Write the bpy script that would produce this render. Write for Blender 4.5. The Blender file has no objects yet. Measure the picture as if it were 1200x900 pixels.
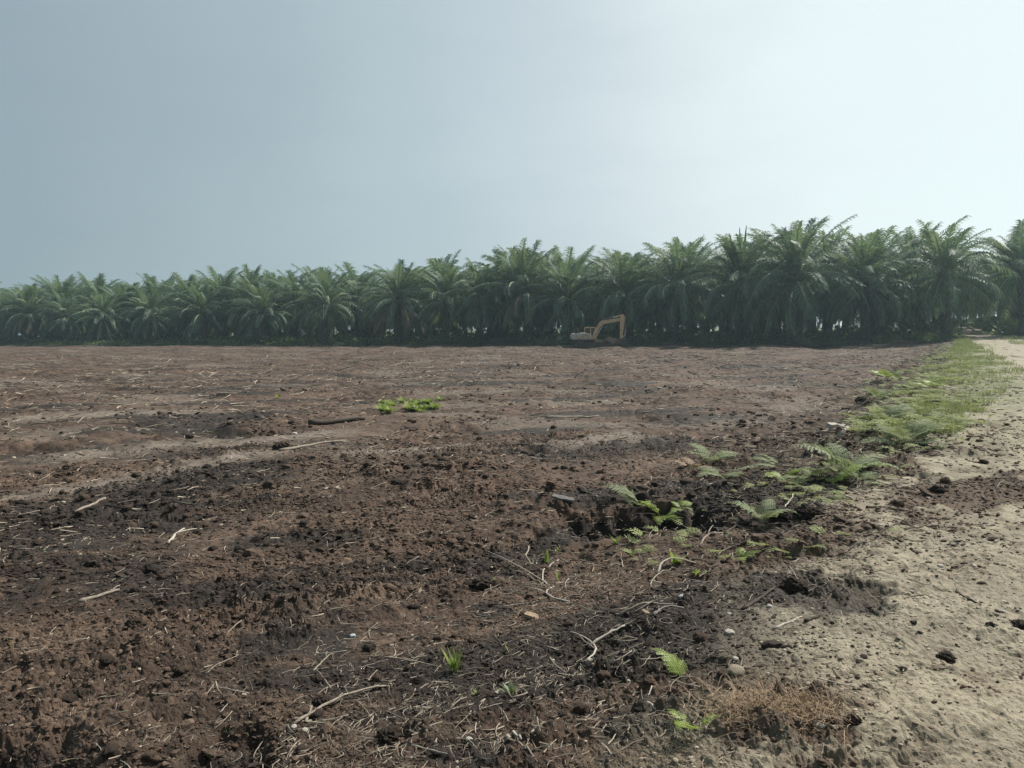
import bpy, math, random
import numpy as np
from mathutils import Matrix, Vector

random.seed(7)
rng = np.random.default_rng(7)
R = math.radians
SC = bpy.context.scene
COL = SC.collection

# ------------------------------------------------------------------ noise
_perm = np.random.default_rng(11).permutation(4096).astype(np.int64)
_ang = np.random.default_rng(12).random(4096) * 2 * np.pi
_gx, _gy = np.cos(_ang), np.sin(_ang)
_rnd = np.random.default_rng(13).random((4, 4096))


def _h(ix, iy, seed):
    return _perm[(_perm[(ix + seed * 131) & 4095] + iy + seed * 17) & 4095]


def gn(x, y, seed=0):
    x0 = np.floor(x).astype(np.int64); y0 = np.floor(y).astype(np.int64)
    fx = x - x0; fy = y - y0
    u = fx * fx * fx * (fx * (fx * 6 - 15) + 10); v = fy * fy * fy * (fy * (fy * 6 - 15) + 10)
    def g(dx, dy):
        k = _h(x0 + dx, y0 + dy, seed)
        return _gx[k] * (fx - dx) + _gy[k] * (fy - dy)
    a = g(0, 0); a = a + u * (g(1, 0) - a)
    b = g(0, 1); b = b + u * (g(1, 1) - b)
    return (a + v * (b - a)) * 1.5


def fbm(x, y, lam, octv=4, seed=0, gain=.5):
    t = 0; a = 1
    for i in range(octv):
        t = t + a * gn(x / lam + 7.3 * i, y / lam - 3.1 * i, seed + i); lam *= .5; a *= gain
    return t


def clods(x, y, cell, seed, prob):
    gx = x / cell; gy = y / cell
    x0 = np.floor(gx).astype(np.int64); y0 = np.floor(gy).astype(np.int64)
    best = np.zeros_like(gx)
    for dx in (-1, 0, 1):
        for dy in (-1, 0, 1):
            k = _h(x0 + dx, y0 + dy, seed)
            px = x0 + dx + _rnd[0][k]; py = y0 + dy + _rnd[1][k]
            rad = .18 + .42 * _rnd[2][k] ** 2
            d2 = ((gx - px) ** 2 + (gy - py) ** 2) / rad ** 2
            on = _rnd[3][k] < prob
            best = np.maximum(best, np.where(on, np.sqrt(np.clip(1 - d2, 0, 1)) * rad, 0))
    return best * cell


def ss(a, b, x):
    t = np.clip((x - a) / (b - a), 0, 1)
    return t * t * (3 - 2 * t)


# ------------------------------------------------------------------ camera frame (pixels of the 1200 x 900 photograph)
CAMZ = 1.75
PITCH, ROLL, FPX = 4.1, 0.67, 900.0
_Rm = Matrix.Rotation(R(90 - PITCH), 4, 'X') @ Matrix.Rotation(R(-ROLL), 4, 'Z')


def ray(px, py):
    return (_Rm.to_3x3() @ Vector(((px - 600) / FPX, (450 - py) / FPX, -1.0)))


# ------------------------------------------------------------------ terrain
def track_c(y):
    return 5.1 + .546 * y


def border(x, y):
    """signed metres from the edge of the sandy verge, minus = field"""
    b = np.minimum(.6 * y - 1.2, .546 * y + 2.3)
    return (x - b) * .865


def blob(x, y, cx, cy, rx, ry, rot=0):
    c, s = math.cos(rot), math.sin(rot)
    dx = (x - cx) * c + (y - cy) * s; dy = -(x - cx) * s + (y - cy) * c
    return np.exp(-((dx / rx) ** 2 + (dy / ry) ** 2) * 1.2)


def strip(x, y, x0, y0, x1, y1, w):
    dx, dy = x1 - x0, y1 - y0; L = math.hypot(dx, dy)
    t = ((x - x0) * dx + (y - y0) * dy) / L; d = ((x - x0) * dy - (y - y0) * dx) / L
    return np.exp(-(d / w) ** 2) * ss(-.06 * L, .12 * L, t) * (1 - ss(.88 * L, 1.06 * L, t))


def gpl(px, py, z=-.12):
    d = ray(px, py); t = (z - CAMZ) / d.z
    return d.x * t, d.y * t


MOIST_SHADE_BLOBS = []  # dark patches by hand: damp peat, and shaded ground painted into the soil colour
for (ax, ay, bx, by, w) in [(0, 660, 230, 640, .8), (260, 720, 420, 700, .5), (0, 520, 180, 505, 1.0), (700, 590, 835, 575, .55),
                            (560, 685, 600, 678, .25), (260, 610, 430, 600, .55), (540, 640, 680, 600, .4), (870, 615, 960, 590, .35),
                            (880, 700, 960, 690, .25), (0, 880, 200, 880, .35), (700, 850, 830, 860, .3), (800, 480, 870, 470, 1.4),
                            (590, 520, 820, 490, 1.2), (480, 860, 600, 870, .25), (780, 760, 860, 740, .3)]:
    MOIST_SHADE_BLOBS.append((*gpl(ax, ay), *gpl(bx, by), w))
PALE_STRIPS = []
for (ax, ay, bx, by, w) in [(-20, 556, 340, 508, .42), (20, 520, 420, 488, .5), (640, 505, 760, 488, .5), (-40, 478, 260, 470, .8),
                            (380, 520, 560, 500, .4)]:
    PALE_STRIPS.append((*gpl(ax, ay), *gpl(bx, by), w))
PIT = gpl(752, 588)
SMEAR = gpl(1150, 575, 0)
SMEAR2 = gpl(930, 835, 0)


def terrain(x, y, sp=.01):
    x = np.asarray(x, float); y = np.asarray(y, float); sp = np.broadcast_to(np.asarray(sp, float), x.shape)
    r = np.hypot(x, y)
    wob = fbm(x, y, 3.0, 3, 40) * .55 + fbm(x, y, .5, 2, 44) * .18
    s = border(x, y) + wob * np.clip(r / 8, .35, 1.2)
    sand = ss(-.55, .75, s)
    fade = lambda lam: np.clip((lam / sp - 1.6) / 1.4, 0, 1)
    # soil kinds; the damp mask also holds painted shade
    red = np.clip(.5 + .8 * fbm(x, y, 6.0, 3, 60), 0, 1)
    xr = x * .97 + y * .24; yr = -x * .24 + y * .97
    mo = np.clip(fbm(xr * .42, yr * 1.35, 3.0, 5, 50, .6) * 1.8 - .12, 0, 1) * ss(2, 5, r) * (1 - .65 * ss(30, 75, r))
    for b in MOIST_SHADE_BLOBS:
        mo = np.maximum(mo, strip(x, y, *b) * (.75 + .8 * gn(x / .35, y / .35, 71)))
    pale = np.zeros_like(x)
    for p in PALE_STRIPS:
        pale = np.maximum(pale, strip(x, y + .15 * gn(x / 1.1, y / 1.1, 72), *p) * (.8 + .5 * gn(x / .5, y / .5, 73)))
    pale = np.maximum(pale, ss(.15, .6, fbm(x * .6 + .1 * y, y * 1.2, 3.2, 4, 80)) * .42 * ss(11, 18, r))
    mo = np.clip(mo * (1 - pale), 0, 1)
    smear = np.maximum(blob(x, y, SMEAR[0], SMEAR[1], 1.5, .75, .5), blob(x, y, SMEAR2[0], SMEAR2[1], .48, .26, .4))
    smear = np.maximum(smear, blob(x, y, *gpl(1040, 545, 0), .7, .5, .5) * .9)
    sm = ss(.3, .62, smear + .35 * fbm(x, y, .5, 3, 90))
    track = ss(3.2, 1.7, np.abs(x - track_c(y))) * ss(9, 18, y)
    soil_on_sand = ss(.02, .42, fbm(x, y, 1.3, 5, 95, .6)) * .85 * (1 - track)
    rut = np.maximum(np.exp(-((s - 1.0) / .2) ** 2), np.exp(-((s - 2.5) / .22) ** 2)) * ss(4, 8, y) * (1 - ss(20, 32, y)) * (.6 + .7 * gn(x / .8, y / .8, 98))
    soil_on_sand = np.maximum(soil_on_sand, .45 * rut)
    sand = sand * (1 - np.maximum(sm * .9, np.maximum(soil_on_sand * ss(1.9, .2, s), .5 * rut)))
    veg = ss(-1.3, -.2, s) * (1 - ss(.6, 3.0, np.abs(s) - .6)) * ss(8, 13, y)
    behind = ss(-3, 0, (x + 110) * .466 + (y - 165) * .885) * ss(3.2, 5, np.abs(x - track_c(y)))
    veg = np.maximum(veg, behind * 2.6)
    veg = np.maximum(veg, 2.2 * ss(1.4, 2.5, np.abs(x - track_c(y)) + .6 * gn(x / 1.5, y / 1.5, 97)) * ss(11, 20, y) * ss(0, .8, s))
    # height
    drop = -.36 * ss(.4, -2.2, s) - .12 * ss(4, 40, r) * ss(0, -3, s)
    rise = 1.0 * ss(60, 120, y) * ss(-8, 2, s)
    z = drop + rise
    z = z + .13 * fbm(x, y, 7.0, 2, 20) * (1 + ss(20, 60, r)) * (1 - .7 * sand) * ss(1, 5, r)
    rough = (1 - .82 * sand) * (1 - .75 * pale) * np.clip(.85 + .9 * fbm(x, y, 2.2, 2, 30), .25, 1.6)
    rough = np.where(y > 180, .3, rough)
    # ruts and furrows left by the tracks
    z = z - .15 * np.abs(gn(xr / 4.5, yr / .95, 31)) * rough * fade(.9)
    z = z - .075 * np.abs(gn(xr / 1.6, yr / .36, 32)) * rough * (.35 + .65 * ss(4, 9, r)) * fade(.36)
    for lam, amp, sd in ((1.1, .085, 1), (.52, .055, 2), (.26, .036, 3), (.13, .025, 4), (.066, .017, 5), (.034, .011, 6), (.018, .006, 7)):
        f = fade(lam)
        if not np.any(f > 0):
            continue
        ax, ay = x + .35 * lam * gn(x / lam * 1.7 + 40, y / lam * 1.7, sd + 20), y + .35 * lam * gn(x / lam * 1.7, y / lam * 1.7 + 40, sd + 21)
        q = gn(ax / lam + sd * 3.7, ay / lam - sd * 1.9, sd)
        amp = amp * (.62 + .38 * ss(4, 9, r)) if lam > .2 else amp
        z = z + f * amp * rough * (1.15 * np.abs(q) - .25) + f * amp * (.12 if lam > .2 else .5) * sand * q
    wx = x + .05 * gn(x / .16, y / .16, 8) + .02 * gn(x / .05, y / .05, 10); wy = y + .05 * gn(x / .16, y / .16, 9) + .02 * gn(x / .05, y / .05, 14)
    z = z + clods(wx, wy, .40, 3, .16) * .42 * (.7 + .6 * gn(x / .07, y / .07, 15)) * rough * fade(.3)
    z = z + clods(wx + 5, wy, .17, 5, .36) * .55 * (.75 + .6 * gn(x / .035, y / .035, 16)) * (rough * .9 + .06 * sand) * fade(.13)
    z = z + clods(wx, wy + 9, .07, 7, .5) * .62 * (rough * .8 + .25 * sand) * fade(.055)
    z = z - .06 * sand * np.abs(gn(xr / 2.5 + 3, yr / .7, 33)) * fade(.7)
    z = z - .045 * rut
    z = z + sm * .03 * (.6 + np.abs(gn(x / .3, y / .3, 35)))
    # pit, bank at the lower left
    pit = ss(.15, .95, blob(x, y, PIT[0], PIT[1], 1.0, .85, .2) + .28 * gn(x / .45, y / .45, 36) + .14 * gn(x / .17, y / .17, 38))
    z = z - .5 * pit
    z = z + .10 * ss(.12, .35, blob(x, y, PIT[0] + .05, PIT[1] + .1, 1.35, 1.15, .2)) * (1 - pit)
    mo = np.maximum(mo, ss(.1, .5, pit))  # dark soil in the pit, with its deep shade painted in
    bank_y = 3.86 + .24 * gn(x / .55, y / .55, 37) + .12 * gn(x / .17, y / .17, 39) + .06 * (x + 1.5)
    bank = ss(.16, -.24, y - bank_y) * ss(-.95, -1.5, x) * ss(1.2, 2.6, r)
    z = z - .18 * bank
    mo = np.maximum(mo, bank * .8)  # shaded near face of the bank, painted dark in the soil colour
    return z, sand, mo, np.clip(pale, 0, 1), red, veg


def gz(x, y):
    return float(terrain(np.array([x]), np.array([y]), .03)[0][0])


def at(px, py):
    """point of the ground seen at a pixel of the photograph"""
    d = ray(px, py); z = -.1
    for _ in range(6):
        t = (z - CAMZ) / d.z
        x, y = d.x * t, d.y * t
        z = .5 * z + .5 * gz(x, y)
    return Vector((x, y, gz(x, y)))


# ------------------------------------------------------------------ mesh and material helpers
def np_mesh(name, V, F, mat, smooth=False, attrs=None):
    """V (n,3); F list of (k, array(m,k)) groups"""
    me = bpy.data.meshes.new(name)
    V = np.asarray(V, np.float32)
    if isinstance(F, np.ndarray):
        F = [F]
    me.vertices.add(len(V)); me.vertices.foreach_set('co', V.ravel())
    loops = np.concatenate([f.ravel() for f in F]).astype(np.int32)
    sizes = np.concatenate([np.full(len(f), f.shape[1]) for f in F]).astype(np.int32)
    starts = np.concatenate([[0], np.cumsum(sizes)[:-1]]).astype(np.int32)
    me.loops.add(len(loops)); me.loops.foreach_set('vertex_index', loops)
    me.polygons.add(len(sizes)); me.polygons.foreach_set('loop_start', starts)
    me.polygons.foreach_set('use_smooth', np.full(len(sizes), smooth))
    for k, v in (attrs or {}).items():
        a = me.attributes.new(k, 'FLOAT', 'POINT'); a.data.foreach_set('value', np.asarray(v, np.float32))
    me.update(calc_edges=True); me.validate()
    if mat: me.materials.append(mat)
    return me


def link(name, me, parent=None):
    o = bpy.data.objects.new(name, me); COL.objects.link(o)
    if parent: o.parent = parent
    return o


def tag(o, label=None, cat=None, group=None, kind=None):
    if label: o['label'] = label
    if cat: o['category'] = cat
    if group: o['group'] = group
    if kind: o['kind'] = kind
    return o


def empty(name, loc=(0, 0, 0), rz=0, **k):
    o = bpy.data.objects.new(name, None); COL.objects.link(o)
    o.empty_display_size = .2; o.location = loc; o.rotation_euler = (0, 0, rz)
    return tag(o, **k)


def copy_tree(o, parent=None):
    c = o.copy(); COL.objects.link(c)
    if parent: c.parent = parent
    for ch in list(o.children): copy_tree(ch, c)
    return c


class MB:
    """collects shapes into one mesh"""
    def __init__(s): s.v = []; s.f = []
    def add(s, V, F):
        n = len(s.v); s.v += [tuple(p) for p in V]; s.f += [tuple(i + n for i in f) for f in F]
    def box(s, c, d, rot=None, taper=1.0):
        P = []
        for z in (-.5, .5):
            k = taper if z > 0 else 1
            for x, y in ((-.5, -.5), (.5, -.5), (.5, .5), (-.5, .5)):
                p = Vector((x * d[0] * k, y * d[1] * k, z * d[2]))
                if rot: p = rot @ p
                P.append(p + Vector(c))
        s.add(P, [(3, 2, 1, 0), (4, 5, 6, 7), (0, 1, 5, 4), (1, 2, 6, 5), (2, 3, 7, 6), (3, 0, 4, 7)])
    def prism(s, poly, y0, y1):
        """polygon in x-z pushed along y"""
        n = len(poly)
        P = [(x, y0, z) for x, z in poly] + [(x, y1, z) for x, z in poly]
        s.add(P, [tuple(range(n)), tuple(range(2 * n - 1, n - 1, -1))] + [(i, n + i, n + (i + 1) % n, (i + 1) % n) for i in range(n)])
    def tube(s, pts, rad, k=6, cap=True):
        pts = [Vector(p) for p in pts]; n = len(pts); P = []
        rad = rad if hasattr(rad, '__len__') else [rad] * n
        for i, p in enumerate(pts):
            t = (pts[min(i + 1, n - 1)] - pts[max(i - 1, 0)])
            if t.length < 1e-9: t = Vector((0, 0, 1))
            t.normalize()
            a = t.cross(Vector((0, 0, 1)) if abs(t.z) < .9 else Vector((1, 0, 0))).normalized(); b = t.cross(a)
            for j in range(k):
                w = 2 * math.pi * j / k
                P.append(p + (a * math.cos(w) + b * math.sin(w)) * rad[i])
        F = [(i * k + j, i * k + (j + 1) % k, (i + 1) * k + (j + 1) % k, (i + 1) * k + j) for i in range(n - 1) for j in range(k)]
        if cap: F += [tuple(range(k - 1, -1, -1)), tuple((n - 1) * k + j for j in range(k))]
        s.add(P, F)
    def mesh(s, name, mat, smooth=False, bevel=0):
        me = bpy.data.meshes.new(name); me.from_pydata(s.v, [], s.f); me.update()
        if mat: me.materials.append(mat)
        if smooth: me.polygons.foreach_set('use_smooth', [True] * len(me.polygons))
        return me
    def build(s, name, mat, parent=None, smooth=False, bevel=0):
        o = link(name, s.mesh(name, mat, smooth), parent)
        if bevel:
            m = o.modifiers.new('bevel', 'BEVEL'); m.width = bevel; m.segments = 2; m.limit_method = 'ANGLE'
        return o


class NT:
    def __init__(s, name):
        s.m = bpy.data.materials.new(name); s.m.use_nodes = True; s.t = s.m.node_tree; s.t.nodes.clear()
        s.out = s.n('ShaderNodeOutputMaterial')
    def n(s, typ, **k):
        nd = s.t.nodes.new(typ)
        for a, b in k.items(): setattr(nd, a, b)
        return nd
    def l(s, a, b): s.t.links.new(a, b)
    def setv(s, sock, v):
        if hasattr(v, 'is_output') or isinstance(v, bpy.types.NodeSocket): s.l(v, sock)
        elif isinstance(v, (tuple, list)) and len(v) == 3 and sock.type == 'RGBA': sock.default_value = (*v, 1)
        else: sock.default_value = v
    def mix(s, f, a, b):
        nd = s.n('ShaderNodeMix', data_type='RGBA'); s.setv(nd.inputs[0], f); s.setv(nd.inputs[6], a); s.setv(nd.inputs[7], b)
        return nd.outputs[2]
    def math(s, op, a, b=0.0, clamp=False):
        nd = s.n('ShaderNodeMath', operation=op, use_clamp=clamp); s.setv(nd.inputs[0], a); s.setv(nd.inputs[1], b); return nd.outputs[0]
    def noise(s, scale, detail=4, rough=.55, vec=None, out=0):
        nd = s.n('ShaderNodeTexNoise'); nd.inputs['Scale'].default_value = scale; nd.inputs['Detail'].default_value = detail
        nd.inputs['Roughness'].default_value = rough
        if vec: s.l(vec, nd.inputs['Vector'])
        return nd.outputs[out]
    def ramp(s, f, lo, hi):
        nd = s.n('ShaderNodeMapRange'); nd.interpolation_type = 'SMOOTHSTEP'
        s.setv(nd.inputs[0], f); nd.inputs[1].default_value = lo; nd.inputs[2].default_value = hi; return nd.outputs[0]
    def attr(s, name): return s.n('ShaderNodeAttribute', attribute_name=name).outputs['Fac']
    def pos(s): return s.n('ShaderNodeNewGeometry').outputs['Position']
    def island(s): return s.n('ShaderNodeNewGeometry').outputs['Random Per Island']
    def objrand(s): return s.n('ShaderNodeObjectInfo').outputs['Random']
    def bsdf(s, col, rough=.8, spec=.3, bump=None, bstr=.3, bdist=.02, metal=0):
        b = s.n('ShaderNodeBsdfPrincipled'); s.setv(b.inputs['Base Color'], col); s.setv(b.inputs['Roughness'], rough)
        b.inputs['Specular IOR Level'].default_value = spec; b.inputs['Metallic'].default_value = metal
        if bump is not None:
            bp = s.n('ShaderNodeBump'); bp.inputs['Strength'].default_value = bstr; bp.inputs['Distance'].default_value = bdist
            s.l(bump, bp.inputs['Height']); s.l(bp.outputs[0], b.inputs['Normal'])
        return b
    def done(s, sh): s.l(sh.outputs[0], s.out.inputs['Surface']); return s.m


def leaf_mat(name, c1, c2, trans=.3, rough=.5, spec=.4, obj=True, c3=None):
    m = NT(name)
    f = m.island(); col = m.mix(f, c1, c2)
    if obj: col = m.mix(m.math('MULTIPLY', m.objrand(), .5), col, c3 or c2)
    b = m.bsdf(col, rough, spec)
    t = m.n('ShaderNodeBsdfTranslucent'); m.l(m.mix(.25, col, (.25, .30, .04)), t.inputs[0])
    mx = m.n('ShaderNodeMixShader'); mx.inputs[0].default_value = trans; m.l(b.outputs[0], mx.inputs[1]); m.l(t.outputs[0], mx.inputs[2])
    return m.done(mx)


def soil_material():
    m = NT('peat_soil')
    p = m.pos(); sand, moist_shade, pale, red, veg = (m.attr(a) for a in ('sand', 'moist_shade', 'pale', 'red', 'veg'))
    n1 = m.noise(1.3, 6, .6, p); n2 = m.noise(9, 6, .65, p); n3 = m.noise(60, 4, .7, p); n4 = m.noise(210, 3, .7, p)
    brown = m.mix(m.ramp(n1, .35, .65), (.036, .023, .016), (.094, .063, .044))
    brown = m.mix(m.math('MULTIPLY', red, .42), brown, (.098, .056, .036))
    brown = m.mix(m.ramp(n2, .56, .76), brown, (.165, .122, .088))
    dark = m.mix(m.ramp(n2, .3, .7), (.0095, .0068, .0052), (.031, .0215, .016))
    col = m.mix(m.math('MULTIPLY', m.ramp(n2, .50, .38), .85), brown, dark)
    col = m.mix(m.ramp(m.math('ADD', moist_shade, m.math('MULTIPLY', m.math('SUBTRACT', n2, .5), 1.3)), .18, .62), col, dark)  # mask darkens damp soil and paints in shade
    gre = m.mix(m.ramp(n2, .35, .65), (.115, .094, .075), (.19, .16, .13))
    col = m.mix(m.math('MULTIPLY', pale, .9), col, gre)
    # pale fibres and crumbs of straw in the soil
    vo = m.n('ShaderNodeTexVoronoi'); vo.inputs['Scale'].default_value = 34; m.l(p, vo.inputs['Vector'])
    ch = m.math('MULTIPLY', m.ramp(vo.outputs['Distance'], .30, .16), m.ramp(n1, .42, .6))
    ch = m.math('MULTIPLY', ch, m.ramp(vo.outputs['Color'], .72, .8))
    col = m.mix(m.math('MULTIPLY', ch, .7), col, (.27, .22, .16))
    sa = m.mix(m.ramp(n1, .3, .7), (.190, .162, .116), (.300, .262, .190))
    sa = m.mix(m.math('MULTIPLY', m.ramp(n2, .48, .68), .75), sa, (.11, .083, .058))
    sa = m.mix(m.math('MULTIPLY', m.ramp(n3, .54, .68), .75), sa, (.075, .058, .042))
    sa = m.mix(m.math('MULTIPLY', m.ramp(n3, .42, .28), .5), sa, (.40, .355, .28))
    col = m.mix(sand, col, sa)
    col = m.mix(m.math('MULTIPLY', m.math('MULTIPLY', veg, .35), m.ramp(n2, .3, .6), True), col, (.085, .11, .045))
    hv = m.n('ShaderNodeHueSaturation'); m.l(col, hv.inputs['Color'])
    m.l(m.math('ADD', m.math('MULTIPLY', n3, .7), m.math('ADD', m.math('MULTIPLY', n4, .6), .35)), hv.inputs['Value'])
    h = m.math('ADD', n3, m.math('MULTIPLY', n4, .5))
    b = m.bsdf(hv.outputs[0], m.math('SUBTRACT', .92, m.math('MULTIPLY', moist_shade, .1)), .25, h, .55, .02)
    return m.done(b)


def earth_mat(name, a, b_, scale=30, rough=.92, wet_shade=False):
    m = NT(name); p = m.n('ShaderNodeTexCoord').outputs['Object']
    n = m.noise(scale, 5, .65, p); col = m.mix(m.ramp(n, .3, .7), a, b_)
    col = m.mix(m.math('MULTIPLY', m.island(), .5), col, a)
    if wet_shade: col = m.mix(m.ramp(m.attr('moist_shade'), .15, .7), col, m.mix(m.island(), (.011, .0078, .0058), (.042, .029, .0215)))  # crumbs follow the ground's damp and painted-shade darkening
    return m.done(m.bsdf(col, rough, .25, n, .7, .02))


def wood_mat(name, a, b_):
    m = NT(name); p = m.n('ShaderNodeTexCoord').outputs['Object']
    mp = m.n('ShaderNodeMapping'); mp.inputs['Scale'].default_value = (4, 40, 40); m.l(p, mp.inputs[0])
    n = m.noise(2, 5, .6, mp.outputs[0]); col = m.mix(m.ramp(n, .3, .7), a, b_)
    col = m.mix(m.math('MULTIPLY', m.island(), .6), col, a)
    return m.done(m.bsdf(col, .85, .25, n, .4, .01))


def paint_mat(name, c, dirt, amount=.5, rough=.55, scale=3.0, metal=0):
    m = NT(name); p = m.n('ShaderNodeTexCoord').outputs['Object']
    n = m.noise(scale, 6, .65, p)
    col = m.mix(m.math('MULTIPLY', m.ramp(n, .42, .68), amount), c, dirt)
    return m.done(m.bsdf(col, rough, .4, m.noise(20, 3, .6, p), .15, .01, metal))


M = dict(
    soil=soil_material(),
    frond=leaf_mat('palm_leaf', (.052, .098, .062), (.145, .215, .128), .38, .55, .25, True, (.065, .112, .075)),
    ridge=earth_mat('frond_stalk', (.15, .17, .10), (.25, .26, .17), 3, .6),
    old=leaf_mat('dry_palm_leaf', (.10, .085, .055), (.16, .13, .085), .12, .6, .3),
    trunk=earth_mat('palm_bark', (.055, .045, .036), (.13, .11, .09), 4),
    fern=leaf_mat('fern_leaf', (.16, .19, .105), (.27, .30, .18), .35, .7, .15),
    ferny=leaf_mat('yellow_fern_leaf', (.165, .225, .055), (.27, .33, .085), .40, .5, .35),
    sprout=leaf_mat('sprout_leaf', (.16, .24, .05), (.27, .34, .09), .35, .6, .2),
    greyleaf=leaf_mat('seedling_leaf', (.13, .17, .09), (.20, .24, .14), .3, .5, .35),
    under=leaf_mat('undergrowth_leaf', (.06, .095, .04), (.13, .175, .075), .25, .55, .3, False),
    weeds=leaf_mat('path_weed_leaf', (.16, .185, .085), (.33, .355, .17), .38, .75, .15, False),
    grass=leaf_mat('verge_grass', (.17, .195, .085), (.31, .33, .165), .3, .6, .25, False),
    dry=leaf_mat('dry_grass', (.21, .14, .09), (.34, .25, .165), .25, .7, .2, False),
    root=wood_mat('pale_root', (.15, .123, .095), (.37, .32, .26)),
    white=wood_mat('bleached_wood', (.25, .22, .18), (.47, .43, .365)),
    stick=wood_mat('dark_wood', (.030, .024, .019), (.085, .065, .048)),
    greywood=wood_mat('grey_wood', (.07, .065, .06), (.17, .16, .145)),
    chip=wood_mat('wood_chip', (.22, .155, .10), (.36, .27, .18)),
    litter=earth_mat('litter_fibre', (.11, .088, .066), (.42, .36, .28), 3),
    clod=earth_mat('dark_clod', (.020, .0145, .011), (.080, .057, .041), 28),
    crumb=earth_mat('soil_crumb', (.034, .022, .0155), (.135, .092, .064), 20, wet_shade=True),
    gravel=earth_mat('path_gravel', (.15, .12, .085), (.42, .37, .28), 15),
    stone=earth_mat('pale_stone', (.36, .33, .27), (.62, .59, .52), 18, .75),
    bluestone=earth_mat('blue_grey_stone', (.36, .41, .42), (.60, .66, .66), 18, .7),
    yellow=paint_mat('faded_yellow_paint', (.52, .36, .20), (.27, .18, .11), .75),
    pale_panel=paint_mat('pale_grey_paint', (.42, .39, .34), (.16, .12, .09), .85),
    darksteel=paint_mat('dirty_dark_steel', (.040, .031, .025), (.125, .092, .068), .7, .65),
    steel=paint_mat('hydraulic_steel', (.45, .46, .47), (.20, .17, .15), .3, .3, 3, .8),
    glass=paint_mat('cab_glass', (.02, .028, .032), (.06, .055, .05), .4, .08),
)

# ------------------------------------------------------------------ ground
def build_ground():
    dense = np.linspace(-38, 38, 1200)
    side = np.arange(41, 180.1, 3.0)
    th = np.radians(np.concatenate([-side[::-1], dense, side[:-1]]))
    rr = [.25]
    while rr[-1] < 4500:
        r = rr[-1]
        if r < 2.2: d = .07
        elif r < 185: d = min(max(.010, r * r / 1650), .20 if r < 120 else .4)
        else: d = r * .10
        rr.append(r + d)
    rr = np.array(rr)
    nr, nt = len(rr), len(th)
    RR, TT = np.meshgrid(rr, th, indexing='ij')
    X = RR * np.sin(TT); Y = RR * np.cos(TT)
    dr = np.gradient(rr)[:, None] * np.ones((1, nt))
    dt = np.gradient(th)[None, :] * RR
    sp = np.maximum(dr * .75, np.abs(dt))
    flat = lambda a: a.ravel()
    outs = terrain(flat(X), flat(Y), flat(sp))
    V = np.stack([flat(X), flat(Y), outs[0]], 1)
    i = np.arange(nr - 1)[:, None] * nt; j = np.arange(nt)[None, :]; j2 = (j + 1) % nt
    F = np.stack([i + j, i + nt + j, i + nt + j2, i + j2], -1).reshape(-1, 4)[:, ::-1]
    c = len(V); V = np.concatenate([V, [[0, 0, V[:nt, 2].mean()]]])
    T = np.stack([np.full(nt, c), np.arange(nt), (np.arange(nt) + 1) % nt], 1)[:, ::-1]
    at_ = {n: np.append(o, o[0]) for n, o in zip(('sand', 'moist_shade', 'pale', 'red', 'veg'), outs[1:])}
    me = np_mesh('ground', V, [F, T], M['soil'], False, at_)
    tag(link('ground', me), kind='structure')
    print('ground', len(V))


build_ground()

# ------------------------------------------------------------------ replicated small stuff
def replicate(tv, tf, n, loc, rotz, scale, tilt=None, tilt_dir=None):
    """template verts (k,3), tris/quads (m,q) -> n copies"""
    k = len(tv); tv = np.asarray(tv, float)
    P = tv[None] * (scale[:, None, None] if scale.ndim == 1 else scale[:, None, :])
    if tilt is not None:   # tilt about the y axis
        c, s = np.cos(tilt)[:, None], np.sin(tilt)[:, None]
        x, z = P[..., 0].copy(), P[..., 2].copy()
        P[..., 0] = x * c + z * s; P[..., 2] = -x * s + z * c
    c, s = np.cos(rotz)[:, None], np.sin(rotz)[:, None]
    x, y = P[..., 0].copy(), P[..., 1].copy()
    P[..., 0] = x * c - y * s; P[..., 1] = x * s + y * c
    P = P + loc[:, None, :]
    F = (np.asarray(tf)[None] + (np.arange(n) * k)[:, None, None]).reshape(-1, np.shape(tf)[1])
    return P.reshape(-1, 3), F


def cat(parts):
    Vs, Fs, o = [], [], 0
    for v, f in parts:
        Vs.append(v); Fs.append(f + o); o += len(v)
    return np.concatenate(Vs), np.concatenate(Fs)


def ico(sub=1):
    import bmesh
    bm = bmesh.new(); bmesh.ops.create_icosphere(bm, subdivisions=sub, radius=1)
    v = np.array([p.co[:] for p in bm.verts]); f = np.array([[q.index for q in p.verts] for p in bm.faces]); bm.free()
    return v, f


def lump(seed, sub=2, amp=.35, flat=.7):
    v, f = ico(sub); g = np.random.default_rng(seed)
    o = g.random(3) * 9
    d = sum(a * (np.abs(gn(v[:, 0] * s + o[0] + v[:, 2] * s * .7, v[:, 1] * s + o[1] - v[:, 2] * s * .6, seed)) - .3) for a, s in ((amp, 1.3), (amp * .8, 2.9), (amp * .55, 6.1), (amp * .22, 13.0)))
    v = v * (1 + d)[:, None]; v[:, 2] *= flat; v[:, 0] *= .85 + .5 * g.random()
    return v, f


def sample(n, rmin, rmax, azlim=35, power=1.0):
    """ground points thinning with distance"""
    u = rng.random(n)
    r = rmin * (rmax / rmin) ** (u ** power); a = np.radians((rng.random(n) * 2 - 1) * azlim)
    return r * np.sin(a), r * np.cos(a)


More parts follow.
